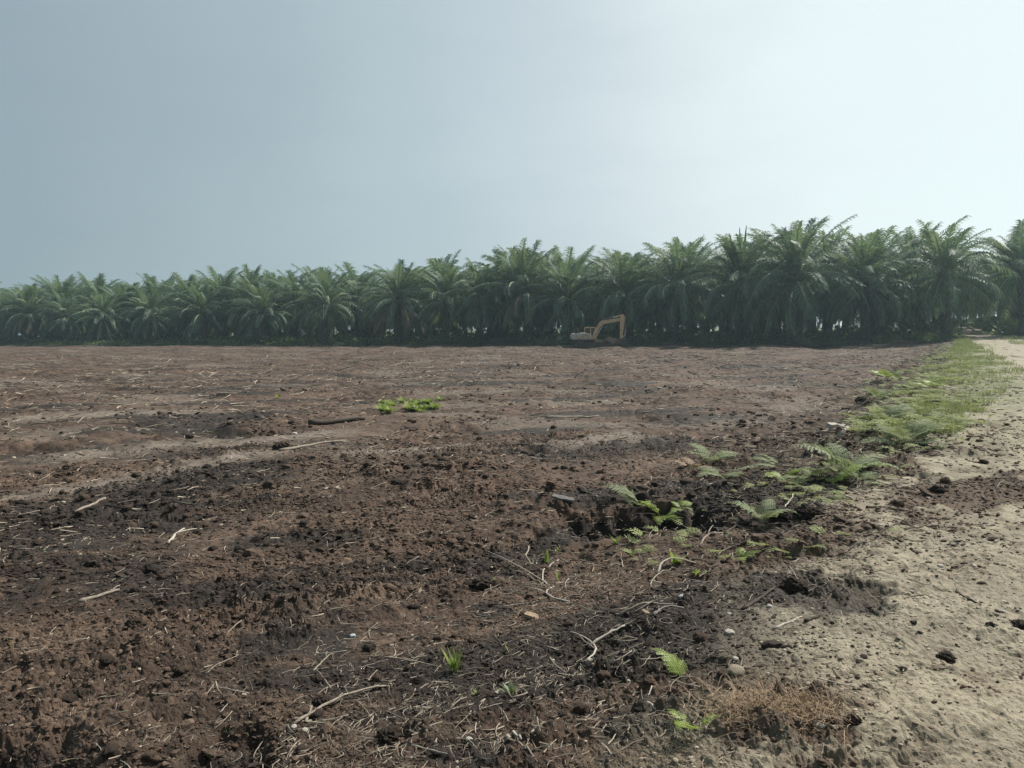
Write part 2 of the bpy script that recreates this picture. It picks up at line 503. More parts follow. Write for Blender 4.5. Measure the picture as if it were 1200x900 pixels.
def scatter_crumbs():
    parts = []; ms = []
    for n0, r1, sub, base, var, cap, pw in ((210000, 16, 0, .0030, .013, 1.5, 4), (40000, 90, 1, .006, .022, 2.6, .9), (8000, 30, 1, .014, .036, 1.5, .9)):
        x, y = sample(n0, 2.9, r1, 36, .9 if sub else .7)
        z, sand, mo, pale, red, veg = terrain(x, y, .03)
        keep = rng.random(len(x)) < (1 - (.93 if base < .01 else 1) * sand) * (1 - .7 * pale) * np.clip((.6 if not sub else .1) + (.9 if not sub else 1.6) * fbm(x * .6, y, 1.4 if not sub else 2.5, 3, 130), .03, 1)
        x, y, z = x[keep], y[keep], z[keep]
        k = rng.integers(0, 5, len(x))
        for t in range(5):
            q = k == t; n = q.sum(); v, f = lump(200 + t, 2 if base > .01 else 1, .5, .62)
            s = base + var * rng.random(n) ** 3.2
            s *= np.clip(np.hypot(x[q], y[q]) / 5, .8, cap)
            loc = np.stack([x[q], y[q], z[q] + s * .1], 1)
            s3 = np.stack([s * (1 + .6 * rng.random(n)), s, s * (.7 + .6 * rng.random(n))], 1)
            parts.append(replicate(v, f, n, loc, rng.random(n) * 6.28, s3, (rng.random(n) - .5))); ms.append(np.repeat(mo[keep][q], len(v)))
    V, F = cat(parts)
    tag(link('soil_crumbs', np_mesh('soil_crumbs', V, F, M['crumb'], False, {'moist_shade': np.concatenate(ms)})), 'loose crumbs of dark brown soil spread over the cleared field', 'soil crumbs', kind='stuff')


def scatter_gravel():
    parts = []
    x, y = sample(110000, 2.9, 40, 37, .85)
    z, sand, mo, pale, red, veg = terrain(x, y, .03)
    keep = rng.random(len(x)) < ss(.2, .7, sand) * np.clip(.45 + 1.2 * fbm(x, y, .8, 2, 140), .04, 1) + .03
    x, y, z = x[keep], y[keep], z[keep]
    k = rng.integers(0, 5, len(x))
    for t in range(5):
        q = k == t; n = q.sum(); v, f = lump(260 + t, 1, .3, .5)
        s = (.0035 + .015 * rng.random(n) ** 4) * np.clip(np.hypot(x[q], y[q]) / 6, .9, 3)
        loc = np.stack([x[q], y[q], z[q] + s * .1], 1)
        parts.append(replicate(v, f, n, loc, rng.random(n) * 6.28, s, (rng.random(n) - .5) * .7))
    V, F = cat(parts)
    tag(link('gravel', np_mesh('gravel', V, F, M['gravel'])), 'fine tan gravel and grit strewn over the sandy path edge', 'gravel', kind='stuff')


def fibre(seed, L=1.0, seg=5, rad=.02, bend=1.0, lift=.12):
    g = np.random.default_rng(seed); pts = []; a = 0; p = np.zeros(3)
    da = (g.random() - .5) * bend
    for i in range(seg + 1):
        pts.append(p.copy()); a += da + (g.random() - .5) * .5 * bend
        p = p + L / seg * np.array([math.cos(a), math.sin(a), (g.random() - .45) * lift])
    pts = np.array(pts); pts -= pts[len(pts) // 2]
    m = MB(); rr = [rad * (1 - .6 * i / seg) for i in range(seg + 1)]
    m.tube([tuple(q) for q in pts], rr, 4)
    V = np.array(m.v); F = np.array([f for f in m.f if len(f) == 4])
    return V, F


def scatter_litter():
    parts = []
    n0 = 110000
    x, y = sample(n0, 2.9, 95, 36, .85)
    z, sand, mo, pale, red, veg = terrain(x, y, .03)
    s = border(x, y)
    dens = .16 + .9 * np.exp(-((s + 1.3) / 1.3) ** 2) + .55 * np.clip(fbm(x, y, 1.2, 2, 150), 0, 1)
    dens *= np.where(s > .8, .25, 1)
    keep = rng.random(n0) < dens * .8
    x, y, z = x[keep], y[keep], z[keep]
    k = rng.integers(0, 9, len(x))
    for t in range(9):
        q = k == t; n = q.sum(); v, f = fibre(300 + t, 1, 3, .030 if t < 6 else .06, 1.0 if t < 6 else .3, .18)
        L = (.03 + .14 * rng.random(n) ** 2.4) * np.clip(np.hypot(x[q], y[q]) / 6, .8, 7)
        if t >= 6: L *= .55
        loc = np.stack([x[q], y[q], z[q] + .006], 1)
        parts.append(replicate(v, f, n, loc, rng.random(n) * 6.28, L, (rng.random(n) - .5) * .6))
    V, F = cat(parts)
    tag(link('root_litter', np_mesh('root_litter', V, F, M['litter'])), 'fine dead root fibres and straw scattered over the dark soil', 'litter', kind='stuff')


scatter_crumbs(); scatter_gravel(); scatter_litter()

# ------------------------------------------------------------------ oil palms
def frond_np(g, L, e0, bend, nst, leafL, wid, vshape, droop, az0):
    """one palm frond from the origin, in the x-z plane then turned by az0. returns verts, quads"""
    seg = 9; ts = np.linspace(0, 1, seg + 1)
    e = e0 - bend * ts ** 1.35
    side = (g.random() - .5) * .9
    dx = np.cos(e); dz = np.sin(e); dy = side * ts
    ctr = np.zeros((seg + 1, 3))
    for i in range(seg):
        ctr[i + 1] = ctr[i] + np.array([dx[i], dy[i], dz[i]]) * L / seg
    V, F = [], []
    # rachis, three sided
    rad = .095 * (1 - .8 * ts)
    for i in range(seg + 1):
        n = np.array([-dz[i], 0, dx[i]])
        V += [ctr[i] + n * rad[i], ctr[i] + np.array([0, rad[i], 0]) - n * rad[i] * .5, ctr[i] - np.array([0, rad[i], 0]) - n * rad[i] * .5]
    for i in range(seg):
        for j in range(3):
            F.append((i * 3 + j, i * 3 + (j + 1) % 3, i * 3 + 3 + (j + 1) % 3, i * 3 + 3 + j))
    st = np.linspace(.16, 1.0, nst)
    for q, t in enumerate(st):
        f = t * seg; i = min(int(f), seg - 1); w = f - i
        c = ctr[i] * (1 - w) + ctr[i + 1] * w
        ei = e0 - bend * t ** 1.35
        fw = np.array([math.cos(ei), 0, math.sin(ei)]); up = np.array([-math.sin(ei), 0, math.cos(ei)])
        ll = leafL * (.35 + .65 * math.sin(math.pi * min(1, (t * .86 + .10))) ** .7) * (.85 + .3 * g.random())
        for sgn in (-1, 1):
            va = vshape + (g.random() - .5) * .5
            sd = np.array([0, sgn * math.cos(va), 0]) + up * math.sin(va)
            k = .55 + .5 * t + (g.random() - .5) * .3
            d = fw * k + sd; d /= np.linalg.norm(d)
            m1 = c + d * ll * .5
            d2 = d + np.array([0, 0, -droop * (.7 + .6 * g.random())]); d2 /= np.linalg.norm(d2)
            tip = m1 + d2 * ll * .55
            wv = np.cross(d, up + sd * .2); wv /= np.linalg.norm(wv) + 1e-9
            a = wv * wid * .5
            o = len(V)
            V += [c - a * .6, c + a * .6, m1 - a, m1 + a, tip - a * .12, tip + a * .12]
            F += [(o, o + 1, o + 3, o + 2), (o + 2, o + 3, o + 5, o + 4)]
    V = np.array(V)
    ca, sa = math.cos(az0), math.sin(az0)
    x, y = V[:, 0].copy(), V[:, 1].copy()
    V[:, 0] = x * ca - y * sa; V[:, 1] = x * sa + y * ca
    return V, np.array(F), seg * 3


def palm_crown(seed, n=40, L=5.6, upright=1.0):
    g = np.random.default_rng(seed); parts = []; rid = []
    for i in range(n):
        u = i / (n - 1)
        az = i * 2.39996 + (g.random() - .5) * .8
        e0 = R(88 - (92 - 14 * upright) * u ** .85 + (g.random() - .5) * 22)
        bend = R(30 + 62 * u ** .6 + (g.random() - .5) * 40) * (1.2 - .3 * upright)
        ln = L * (.66 + .36 * min(1, u * 3) + (g.random() - .5) * .22)
        v, f, nr = frond_np(g, ln, e0, bend, 36, 1.0 + .2 * g.random(), .10, .30 - .55 * u, .7 + .8 * u, az)
        v = v + np.array([math.cos(az) * .25, math.sin(az) * .25, .35 - .9 * u])
        parts.append((v, f)); rid.append(np.arange(len(f)) < nr)
    return *cat(parts), np.concatenate(rid)


def palm_skirt(seed, n=9):
    g = np.random.default_rng(seed); parts = []; rid = []
    for i in range(n):
        az = i * 2.39996 + g.random()
        v, f, nr = frond_np(g, 4.6 + g.random() * 1.2, R(-12 - 24 * g.random()), R(48 + 14 * g.random()), 28, 1.0, .10, -.5, 1.4, az)
        v = v + np.array([math.cos(az) * .3, math.sin(az) * .3, -.5])
        parts.append((v, f)); rid.append(np.arange(len(f)) < nr)
    return *cat(parts), np.concatenate(rid)


def palm_trunk(seed, h):
    g = np.random.default_rng(seed); k, n = 14, 26
    V = []
    for i in range(n + 1):
        t = i / n
        for j in range(k):
            w = 2 * math.pi * j / k
            r = (.36 + .16 * (1 - t) ** 4 + .10 * t * t) * (1 + .30 * ((i + j) % 2) * (.4 + .6 * g.random()))
            V.append((r * math.cos(w), r * math.sin(w), -.3 + t * (h + .5)))
    F = [(i * k + j, i * k + (j + 1) % k, (i + 1) * k + (j + 1) % k, (i + 1) * k + j) for i in range(n) for j in range(k)]
    return np.array(V), np.array(F)


HC = 6.3
def ridged(me, q):
    me.materials.append(M['ridge']); me.polygons.foreach_set('material_index', q.astype(np.int32)); return me


CROWNS = []
for s in range(12):
    v, f, q = palm_crown(500 + s, 33 + s % 4 * 4, 5.6 + .35 * (s * 5 % 4) , .15 + .28 * (s % 4)); CROWNS.append(ridged(np_mesh('palm_crown', v, f, M['frond']), q))
SKIRTS = []
for s in range(4):
    v, f, q = palm_skirt(530 + s); SKIRTS.append(ridged(np_mesh('hanging_fronds', v, f, M['old'] if s == 3 else M['frond']), q))
TRUNKS = []
for s in range(3):
    v, f = palm_trunk(540 + s, HC); TRUNKS.append(np_mesh('palm_trunk', v, f, M['trunk']))


def palm_proto(c, s, t):
    root = empty('oil_palm')
    link('trunk', TRUNKS[t], root)
    a = link('crown', CROWNS[c], root); a.location.z = HC
    b = link('hanging_fronds', SKIRTS[s], root); b.location.z = HC
    return root


PROTOS = {}


def place_palm(x, y, sc, label, group, variant=None, lean=None):
    c, s, t = variant or (random.randrange(12), random.randrange(4) if random.random() < .3 else random.randrange(3), random.randrange(3))
    key = (c, s, t)
    if key not in PROTOS:
        o = PROTOS[key] = palm_proto(c, s, t)
    else:
        o = copy_tree(PROTOS[key])
    o.location = (x, y, gz(x, y) - .05); o.scale = (sc, sc, sc)
    l = lean if lean is not None else R(5)
    o.rotation_euler = ((random.random() - .5) * 2 * l, (random.random() - .5) * 2 * l, random.random() * 6.28)
    tag(o, label, 'palm tree', group)
    return o


def front_line(u):
    """depth of the plantation edge along the sight line u = x / depth"""
    return 107.1 / (1 + .526 * u)


FRONT = 'oil palms of the front row along the field edge'
front = [
    (8, 341, 'oil palm cut off by the left end of the front row'),
    (36, 333, 'front row oil palm second from the far left end, upright young fronds'),
    (75, 339, 'small front row oil palm near the left end with pale drooping fronds'),
    (122, 341, 'lowest small oil palm of the left front row, pale fountain of fronds'),
    (178, 336, 'front row oil palm with dark lower fronds between two pale drooping ones at left'),
    (240, 331, 'wide front row oil palm at left with umbrella of pale drooping fronds'),
    (308, 330, 'front row oil palm just left of the rounded free standing one'),
    (380, 311, 'rounded oil palm standing forward where the tree line steps up'),
    (465, 300, 'tall front row oil palm right of the rounded forward one'),
    (522, 302, 'front row oil palm halfway between the rounded forward palm and the excavator'),
    (562, 297, 'front row oil palm with dense dark skirt, third to the left of the excavator'),
    (620, 280, 'tall front row oil palm second to the left of the excavator'),
    (668, 300, 'oil palm directly behind the rear of the excavator with spreading pale fronds'),
    (730, 288, 'oil palm directly behind the excavator bucket'),
    (790, 274, 'front row oil palm first to the right of the excavator'),
    (865, 268, 'oil palm with two stiff spear fronds above its crown'),
    (935, 248, 'tallest oil palm of the row with long drooping skirt and open top'),
    (1015, 268, 'front row oil palm with wide level fronds and light gaps below, near the path'),
    (1110, 248, 'big dark oil palm on the left side of the path end'),
]
pos = []
for i, (px, top, lab) in enumerate(front):
    d = ray(px, 385); u = d.x / d.y
    y = front_line(u) - (2 if px in (380, 935, 1110) else 0) + random.uniform(-1, 1); x = u * y
    zt = ray(px, top); ztop = CAMZ + zt.z / zt.y * y
    g0 = gz(x, y)
    sc = max(.72, min(1.3, (ztop - g0) / (HC + 5.55)))
    var = {380: (2, 1, 0), 935: (6, 1, 1), 865: (3, 0, 0), 1110: (4, 2, 1)}.get(px)
    o = place_palm(x, y, sc, lab, FRONT, var, R(4)); pos.append((x, y))
    if px == 865:
        PROTOS.pop((3, 0, 0), None)
        for dx, dy, h in ((-.35, 0, 5.9), (.45, .2, 5.6)):
            mb = MB(); mb.tube([(dx * .3, dy, HC), (dx, dy, HC + h * .6), (dx * 1.5, dy, HC + h)], [.10, .17, .03], 6); mb.build('spear_leaf', M['frond'], o)
BACK = 'oil palms of the rows behind the front row'
cnt = 0
nrm = Vector((.466, .885))
for row in range(1, 8):
    for k in range(-2, 27):
        t = -150 + k * 8.8 + (row % 2) * 4.4
        x = t + nrm.x * 8.2 * row + random.uniform(-1.2, 1.2)
        y = 165 - .526 * (t + 110) + nrm.y * 8.2 * row + random.uniform(-1.2, 1.2)
        if abs(x / y) > .76: continue
        b = x - track_c(y)
        if -5.8 < b: continue
        if min(math.hypot(x - a, y - c) for a, c in pos) < 5: continue
        place_palm(x, y, random.uniform(1.08, 1.34), 'oil palm of the plantation rows behind the front row, only its crown showing', BACK); cnt += 1
for i, (ox, oy, lab) in enumerate([(5.2, 84, 'oil palm at the right frame edge on the right side of the path end')]):
    place_palm(track_c(oy) + ox, oy, 1.12, lab, FRONT, (5, 1, 2))
for r_ in range(0, 6):
    for k in range(0, 7):
        y = 88 + k * 8.8 + (r_ % 2) * 4.4; x = track_c(y) + 5.8 + r_ * 7.6
        if (r_ == 0 and k == 0) or x / y > .80: continue
        place_palm(x + random.uniform(-.8, .8), y, random.uniform(1.0, 1.15), 'oil palm of the block right of the path, deeper than its corner palm', 'oil palms right of the path'); cnt += 1
for i, (ox, yy) in enumerate([(-4.4, 96), (-4.6, 108), (-1.5, 168), (4.5, 172), (-6, 178), (1.5, 186), (8, 182)]):
    place_palm(track_c(yy) + ox, yy, 1.15, 'oil palm closing the far end of the sandy path behind its corner palms', 'oil palms at the far end of the path'); cnt += 1
print('palms', cnt + len(front))

# ------------------------------------------------------------------ undergrowth along the plantation edge, weeds and grass of the path verge
def spray(seed, n=26, leaf=.22):
    g = np.random.default_rng(seed); V, F = [], []
    for i in range(n):
        a = g.random() * 6.28; e = R(15 + 65 * g.random()); r = .25 + .75 * g.random()
        c = np.array([math.cos(a) * math.cos(e), math.sin(a) * math.cos(e), math.sin(e)]) * r
        d = c / np.linalg.norm(c) + (g.random(3) - .5) * .9; d /= np.linalg.norm(d)
        w = np.cross(d, g.random(3) - .5); w /= np.linalg.norm(w)
        l = leaf * (.6 + .8 * g.random()); o = len(V)
        V += [c, c + d * l * .5 + w * l * .28, c + d * l + np.array([0, 0, -.15 * l]), c + d * l * .5 - w * l * .28]
        F.append((o, o + 1, o + 2, o + 3))
    return np.array(V), np.array(F)


def frond_fern(seed, L=1.0, npn=13, lobes=5, width=.30, arch=1.0):
    g = np.random.default_rng(seed); V, F = [], []
    seg = 10
    e0 = R(50 * arch); pts = [np.zeros(3)]; es = []
    for i in range(seg):
        e = e0 - R(78 * arch) * (i / seg) ** 1.1; es.append(e)
        pts.append(pts[-1] + np.array([math.cos(e), (g.random() - .5) * .04, math.sin(e)]) * L / seg)
    es.append(es[-1]); pts = np.array(pts)
    m = MB(); m.tube([tuple(p) for p in pts], [.008 * L * (1.3 - i / seg) for i in range(seg + 1)], 3, False)
    V = [np.array(p) for p in m.v]; F = [(a, b, c) for q in m.f for a, b, c in ((q[0], q[1], q[2]), (q[0], q[2], q[3]))]
    for k in range(npn):
        t = .28 + .71 * k / (npn - 1); f = t * seg; i = min(int(f), seg - 1); w = f - i
        c = pts[i] * (1 - w) + pts[i + 1] * w; e = es[i]
        fw = np.array([math.cos(e), 0, math.sin(e)])
        pl = L * width * ((1 - (k / npn)) ** .75) * (.9 + .2 * g.random()) + .015 * L
        for sg in (-1, 1):
            d = np.array([0, sg, 0]) + fw * .35 + np.array([0, 0, .12 - .3 * g.random()]); d /= np.linalg.norm(d)
            n_ = max(2, int(lobes * (1 - .6 * k / npn)))
            lw = pl * .26
            for q in range(n_):
                a0 = c + d * pl * q / n_; a1 = c + d * pl * (q + 1) / n_ + np.array([0, 0, -.03 * pl * q])
                for s2 in (-1, 1):
                    tip = (a0 + a1) / 2 + d * pl / n_ * .35 + fw * s2 * lw * (1 - .7 * q / n_)
                    o = len(V); V += [a0, a1, tip]; F.append((o, o + 1, o + 2))
    return np.array(V), np.array(F)


def build_cover():
    parts = []
    # along the field edge under the front palms
    n = 13000
    t = rng.random(n) * 215 - 160; off = (rng.random(n) ** 1.4) * np.where(rng.random(n) < .5, 62, 9) - np.where(t < -20, 6.0, 3.8) + gn(t / 6, t * 0 + .3, 160) * .8
    x = t + nrm.x * off; y = 165 - .526 * (t + 110) + nrm.y * off
    keep = (x < track_c(y) - 2.5) & (np.abs(x / y) < .8) & (rng.random(n) < np.clip(.65 + .9 * gn(t / 9, off / 4, 161), .1, 1))
    x, y = x[keep], y[keep]; z = terrain(x, y, .3)[0]
    h = (.6 + .95 * rng.random(len(x))) * np.where(off[keep] > 6, 1.6, np.where(off[keep] < -1.5, .55, 1)) * np.clip(.6 + gn(x / 7, y / 7, 162), .2, 1.3)
    k = rng.integers(0, 4, len(x))
    for q in range(4):
        s = k == q; v, f = spray(600 + q, 26, .34)
        parts.append(replicate(v, f, s.sum(), np.stack([x[s], y[s], z[s] - .05], 1), rng.random(s.sum()) * 6.28, np.stack([h[s] * 1.3, h[s] * 1.3, h[s]], 1)))
    n = 2600
    y = 86 + 100 * rng.random(n) ** 1.3; x = track_c(y) + 3.4 + 34 * rng.random(n) ** 1.6
    e = rng.random(n) < .22; y = np.where(e, 160 + 24 * rng.random(n), y); x = np.where(e, track_c(y) + rng.normal(0, 7, n), x)
    x, y = x[x / y < .8], y[x / y < .8]; z = terrain(x, y, .3)[0]; h = .5 + 1.2 * rng.random(len(x))
    v, f = spray(606, 26, .34); parts.append(replicate(v, f, len(x), np.stack([x, y, z - .05], 1), rng.random(len(x)) * 6.28, np.stack([h * 1.3, h * 1.3, h], 1)))
    V, F = cat(parts)
    tag(link('undergrowth', np_mesh('undergrowth', V, F, M['under'])), 'low tangled dark green undergrowth along the foot of the palm rows', 'undergrowth', kind='stuff')
    # fern mat of the verge
    parts = []
    n = 8000
    y = 6.3 + 60 * rng.random(n) ** 1.9; s_ = rng.normal(0, .62, n) * np.clip(y / 18, .7, 1.3) - .9 * ss(13, 7, y)
    x = np.minimum(.6 * y - 1.2, .546 * y + 2.3) + s_ / .865
    dens = np.clip(.12 + 2.2 * fbm(x, y, 2.0, 3, 170), 0.02, 1) * (.26 + .84 * ss(9, 16, y))
    keep = rng.random(n) < dens
    x, y = x[keep], y[keep]; z = terrain(x, y, .1)[0]
    k = rng.integers(0, 4, len(x)); L = (.14 + .34 * rng.random(len(x)) ** 1.6) * (.6 + .4 * ss(8, 14, y))
    for q in range(4):
        s = k == q; v, f = frond_fern(640 + q, 1, 9, 3, .34, 1.15)
        parts.append(replicate(v, f, s.sum(), np.stack([x[s], y[s], z[s] - .01], 1), rng.random(s.sum()) * 6.28, L[s]))
    V, F = cat(parts)
    tag(link('verge_ferns', np_mesh('verge_ferns', V, F, M['weeds'])), 'mat of pale green ferns and weeds between field and path', 'ground cover', kind='stuff')
    # grass blades on the verge and beside the wheel track
    n = 46000
    y = 12 + 100 * rng.random(n) ** 1.8; lat = rng.random(n)
    lo = np.minimum(.6 * y - 1.2, .546 * y + 2.3) - .2; hi = np.minimum(track_c(y) - 1.5, lo + 1.2 + .14 * (y - 12))
    left = rng.random(n) < .72
    x = np.where(left, lo + (np.maximum(hi - lo, .8)) * lat, track_c(y) + 1.9 + 11 * lat ** 1.5)
    keep = rng.random(n) < np.clip(.2 + 1.8 * fbm(x, y, 2.0, 3, 180), 0, 1)
    x, y = x[keep], y[keep]; z = terrain(x, y, .1)[0]
    v = np.array([(-.035, 0, 0), (.035, 0, 0), (.05, 0, .55), (-.012, 0, .55), (.12, .02, 1.0)]); f = np.array([(0, 1, 2), (0, 2, 3), (3, 2, 4)])
    h = (.05 + .13 * rng.random(len(x))) * np.clip(y / 25, 1, 2.2)
    V, F = replicate(v, f, len(x), np.stack([x, y, z - .005], 1), rng.random(len(x)) * 6.28, np.stack([h * 1.4, h * 1.4, h], 1), (rng.random(len(x)) - .5) * .9)
    tag(link('grass', np_mesh('grass', V, F, M['grass'])), 'short sparse yellowish green grass beside the sandy track', 'grass', kind='stuff')


build_cover()

# ------------------------------------------------------------------ ferns and seedlings
FERN = [np_mesh('fern_frond', *frond_fern(700 + i, 1, 14, 6, .30, .75 + .12 * i), M['fern']) for i in range(4)]
FERNY = [np_mesh('fern_frond', *frond_fern(720 + i, 1, 14, 6, .32, .8 + .12 * i), M['ferny']) for i in range(4)]
FERND = [np_mesh('fern_frond', *frond_fern(740 + i, 1, 12, 5, .26, .8), M['dry']) for i in range(2)]


def fern(px, py, size, label, n=5, kind='g', spread=None, group='ferns and seedlings at the field edge'):
    p = at(px, py); root = empty('fern', p - Vector((0, 0, .02)), random.random() * 6.28, label=label, cat='fern', group=group)
    pool = {'g': FERN, 'y': FERNY, 'd': FERND}[kind]
    for i in range(n):
        o = link('frond', random.choice(pool), root)
        s = size * 1.45 * random.uniform(.75, 1.15); o.scale = (s, s * random.uniform(.8, 1.1), s)
        az = (spread[0] + (spread[1] - spread[0]) * (i + .5) / n - root.rotation_euler.z) if spread else i * 6.28 / n + random.uniform(-.5, .5)
        o.rotation_euler = (random.uniform(-.25, .25), random.uniform(-.35, .2), az)
    return root


for a in [
    (775, 608, .30, 'bright yellow green fern standing at the right rim of the dark pit', 7, 'y'),
    (752, 606, .34, 'grey green fern leaning left over the dark pit', 2, 'g', (2.7, 3.5)),
    (798, 602, .17, 'small yellow green fern just right of the bright pit fern', 4, 'y'),
    (832, 545, .40, 'pale fern with reddish brown fronds beside it, left end of the fern patch', 5, 'g'),
    (848, 562, .34, 'pale green fern spreading right below the left end of the fern patch', 5, 'g'),
    (812, 552, .30, 'withered reddish brown fern left of the pale ferns', 4, 'd'),
    (915, 548, .42, 'grey fern with one tall frond leaning left', 3, 'g', (2.2, 3.4)),
    (920, 562, .28, 'yellowish low fern under the tall leaning grey frond', 4, 'y'),
    (945, 562, .30, 'fern with drooping tip between the grey frond and the large fern', 3, 'g'),
    (992, 555, .50, 'large pale fern with arching fronds next to the sandy path edge', 6, 'g'),
    (975, 570, .32, 'flat yellow green fern below the large arching fern', 3, 'y', (-.6, 1.2)),
    (1012, 566, .30, 'fern touching the right side of the large arching fern', 4, 'g'),
    (893, 612, .26, 'upright fern seedling among roots in front of the fern patch', 5, 'g'),
    (1062, 522, .46, 'bushy fern clump at the lower end of the green verge', 8, 'g'),
    (1040, 498, .46, 'fern clump behind the lower end of the green verge', 7, 'g'),
    (1075, 492, .44, 'fern clump at the sandy side of the green verge', 7, 'g'),
    (1030, 470, .5, 'pale fern clump beside the bleached log', 7, 'g'),
    (1090, 455, .5, 'yellowish fern clump in the middle of the green verge', 7, 'y'),
    (1040, 446, .55, 'bright yellow fern clump where verge and brown field meet', 7, 'y'),
    (800, 800, .17, 'single light green fern frond bent over dark soil near the bottom', 2, 'y', (1.8, 2.6)),
    (812, 858, .15, 'tiny light green fern by the dark hollow at the bottom', 3, 'y'),
    (866, 655, .16, 'small feathery seedling right of the twin pale roots', 4, 'y'),
]:
    fern(*a)


def sprout_mesh(seed, n, h, wid, mat, spread=.6):
    g = np.random.default_rng(seed); V, F = [], []
    for i in range(n):
        a = g.random() * 6.28; l = h * (.55 + .6 * g.random()); tl = spread * (.3 + g.random())
        d = np.array([math.cos(a), math.sin(a), 0]); s = np.array([-d[1], d[0], 0]); b = np.array([(g.random() - .5), (g.random() - .5), 0]) * h * .25
        o = len(V)
        for q, (t, w) in enumerate(((0, .35), (.35, 1), (.7, .8), (1, .05))):
            c = b + d * l * math.sin(tl) * t ** 1.5 + np.array([0, 0, l * math.cos(tl) * t])
            V += [c - s * wid * w, c + s * wid * w]
        for q in range(3): F.append((o + 2 * q, o + 2 * q + 1, o + 2 * q + 3, o + 2 * q + 2))
    return np_mesh('sprout', np.array(V), np.array(F), mat)


def sprout(px, py, h, label, n=6, wid=.012, mat='sprout', spread=.6, cat='seedling', name='seedling', group='ferns and seedlings at the field edge'):
    o = link(name, sprout_mesh(random.randrange(9999), n, h, wid, M[mat], spread)); o.location = at(px, py) - Vector((0, 0, .015))
    return tag(o, label, cat, group)


sprout(533, 786, .17, 'bright lime green grass tuft on dark soil in the lower middle', 34, .006, 'sprout', .45, 'grass tuft', 'grass_tuft')
sprout(641, 660, .15, 'thin yellow green seedling above the pale branching root', 6, .014)
sprout(653, 645, .07, 'tiny seedling just behind the thin yellow green one', 3, .012)
sprout(654, 676, .09, 'small yellow sprout in front of the thin yellow green seedling', 4, .009)
sprout(722, 637, .13, 'seedling with two upright leaves in front of the dark pit', 5, .013)
sprout(738, 632, .10, 'dull green seedling at the near rim of the dark pit', 5, .012, 'greyleaf')
sprout(741, 650, .07, 'single yellowish leaf right of the two leaf seedling', 3, .013)
sprout(792, 660, .16, 'broad leaved lime seedling behind the arched pale root', 7, .020, 'sprout', .75)
sprout(815, 673, .11, 'low lime seedling in front of the arched pale root', 5, .018, 'sprout', .9)
sprout(600, 810, .10, 'grey green many leaved seedling near the bottom middle', 26, .007, 'greyleaf', .8)
sprout(560, 808, .07, 'small yellowing sprout between lime tuft and grey seedling', 10, .005, 'ferny', 1.0)
sprout(597, 764, .07, 'single small green leaf above the grey green seedling', 2, .010)
sprout(15, 765, .14, 'withered pale seedling at the left frame edge', 3, .008, 'dry', .35)
sprout(270, 862, .05, 'tiny yellow sprout near the bottom left quarter', 4, .005, 'ferny', .8)
sprout(325, 466, .18, 'small yellow weed alone in the middle distance of the field', 6, .03, 'ferny', .8)
sprout(1020, 600, .16, 'thin dead stalks sticking out of the sandy ground', 4, .004, 'dry', .3)
wl = 'low bright green weed of the isolated patch in the middle of the field'
wp = sprout_mesh(88, 60, .30, .012, M['ferny'], .8); wp2 = sprout_mesh(89, 50, .26, .014, M['sprout'], .9)
for i in range(30):
    px = random.choice([random.uniform(443, 482), random.uniform(484, 518)]); py = random.uniform(473, 484) - (px - 442) * .05
    o = link('weed', wp if i % 3 else wp2); o.location = at(px, py); s = random.uniform(.6, 1.0); o.scale = (s * 1.3, s * 1.3, s * .8); o.rotation_euler.z = random.random() * 6
    tag(o, wl, 'weed', 'weeds of the isolated green patch')


def dry_tuft():
    n = 1100; g = np.random.default_rng(3); V, F = [], []
    for i in range(n):
        b = np.array([g.normal(0, .15), g.normal(0, .075), 0]); a = g.random() * 6.28; l = .05 + .13 * g.random(); el = R(5 + 55 * g.random() ** 1.4)
        d = np.array([math.cos(a) * math.cos(el), math.sin(a) * math.cos(el), math.sin(el)]); s = np.cross(d, [0, 0, 1]); s /= np.linalg.norm(s)
        o = len(V); w = .0016
        V += [b - s * w, b + s * w, b + d * l * .6 + s * w, b + d * l * .6 - s * w, b + d * l + np.array([0, 0, -.2 * l])]
        F += [(o, o + 1, o + 2), (o, o + 2, o + 3), (o + 3, o + 2, o + 4)]
    o = link('dry_grass_tuft', np_mesh('dry_grass_tuft', np.array(V), np.array(F), M['dry'])); o.location = at(905, 836) + Vector((0, 0, .02))
    tag(o, 'reddish brown mat of dry grass at the edge of the sandy path', 'dry grass')


dry_tuft()

# ------------------------------------------------------------------ sticks, roots, logs
def stick(px0, py0, px1, py1, rad, label, mat='root', bow=.0, lift=.0, cat='stick', name='stick', fork=None, k=7, group=None, lift0=0):
    a, b = at(px0, py0), at(px1, py1)
    n = 9; m = MB(); L = (b - a).length; side = Vector((-(b - a).y, (b - a).x, 0)).normalized()
    pts, rr = [], []
    for i in range(n + 1):
        t = i / n; p = a.lerp(b, t) + side * (bow * L * math.sin(math.pi * t) + random.uniform(-.012, .012) * L)
        g = gz(p.x, p.y); zz = a.z * (1 - t) + b.z * t
        p.z = max(g * .5 + zz * .5, g - rad * .5) + rad * .6 + lift * math.sin(math.pi * t) + lift0 * t
        pts.append(p - a); rr.append(rad * (1 - .45 * t) * random.uniform(.85, 1.15))
    m.tube(pts, rr, k)
    if fork:
        t, ang, fl = fork; i = int(t * n); d = (pts[i + 1] - pts[i]).normalized(); d = Matrix.Rotation(ang, 3, 'Z') @ d
        q = [pts[i] + d * fl * L * s + Vector((0, 0, rad * .5 * s + .02 * math.sin(3 * s))) for s in (0, .3, .65, 1)]
        m.tube(q, [rr[i] * .8, rr[i] * .65, rr[i] * .5, rr[i] * .3], k)
    o = m.build(name, M[mat], smooth=True); o.location = a
    return tag(o, label, cat, group)


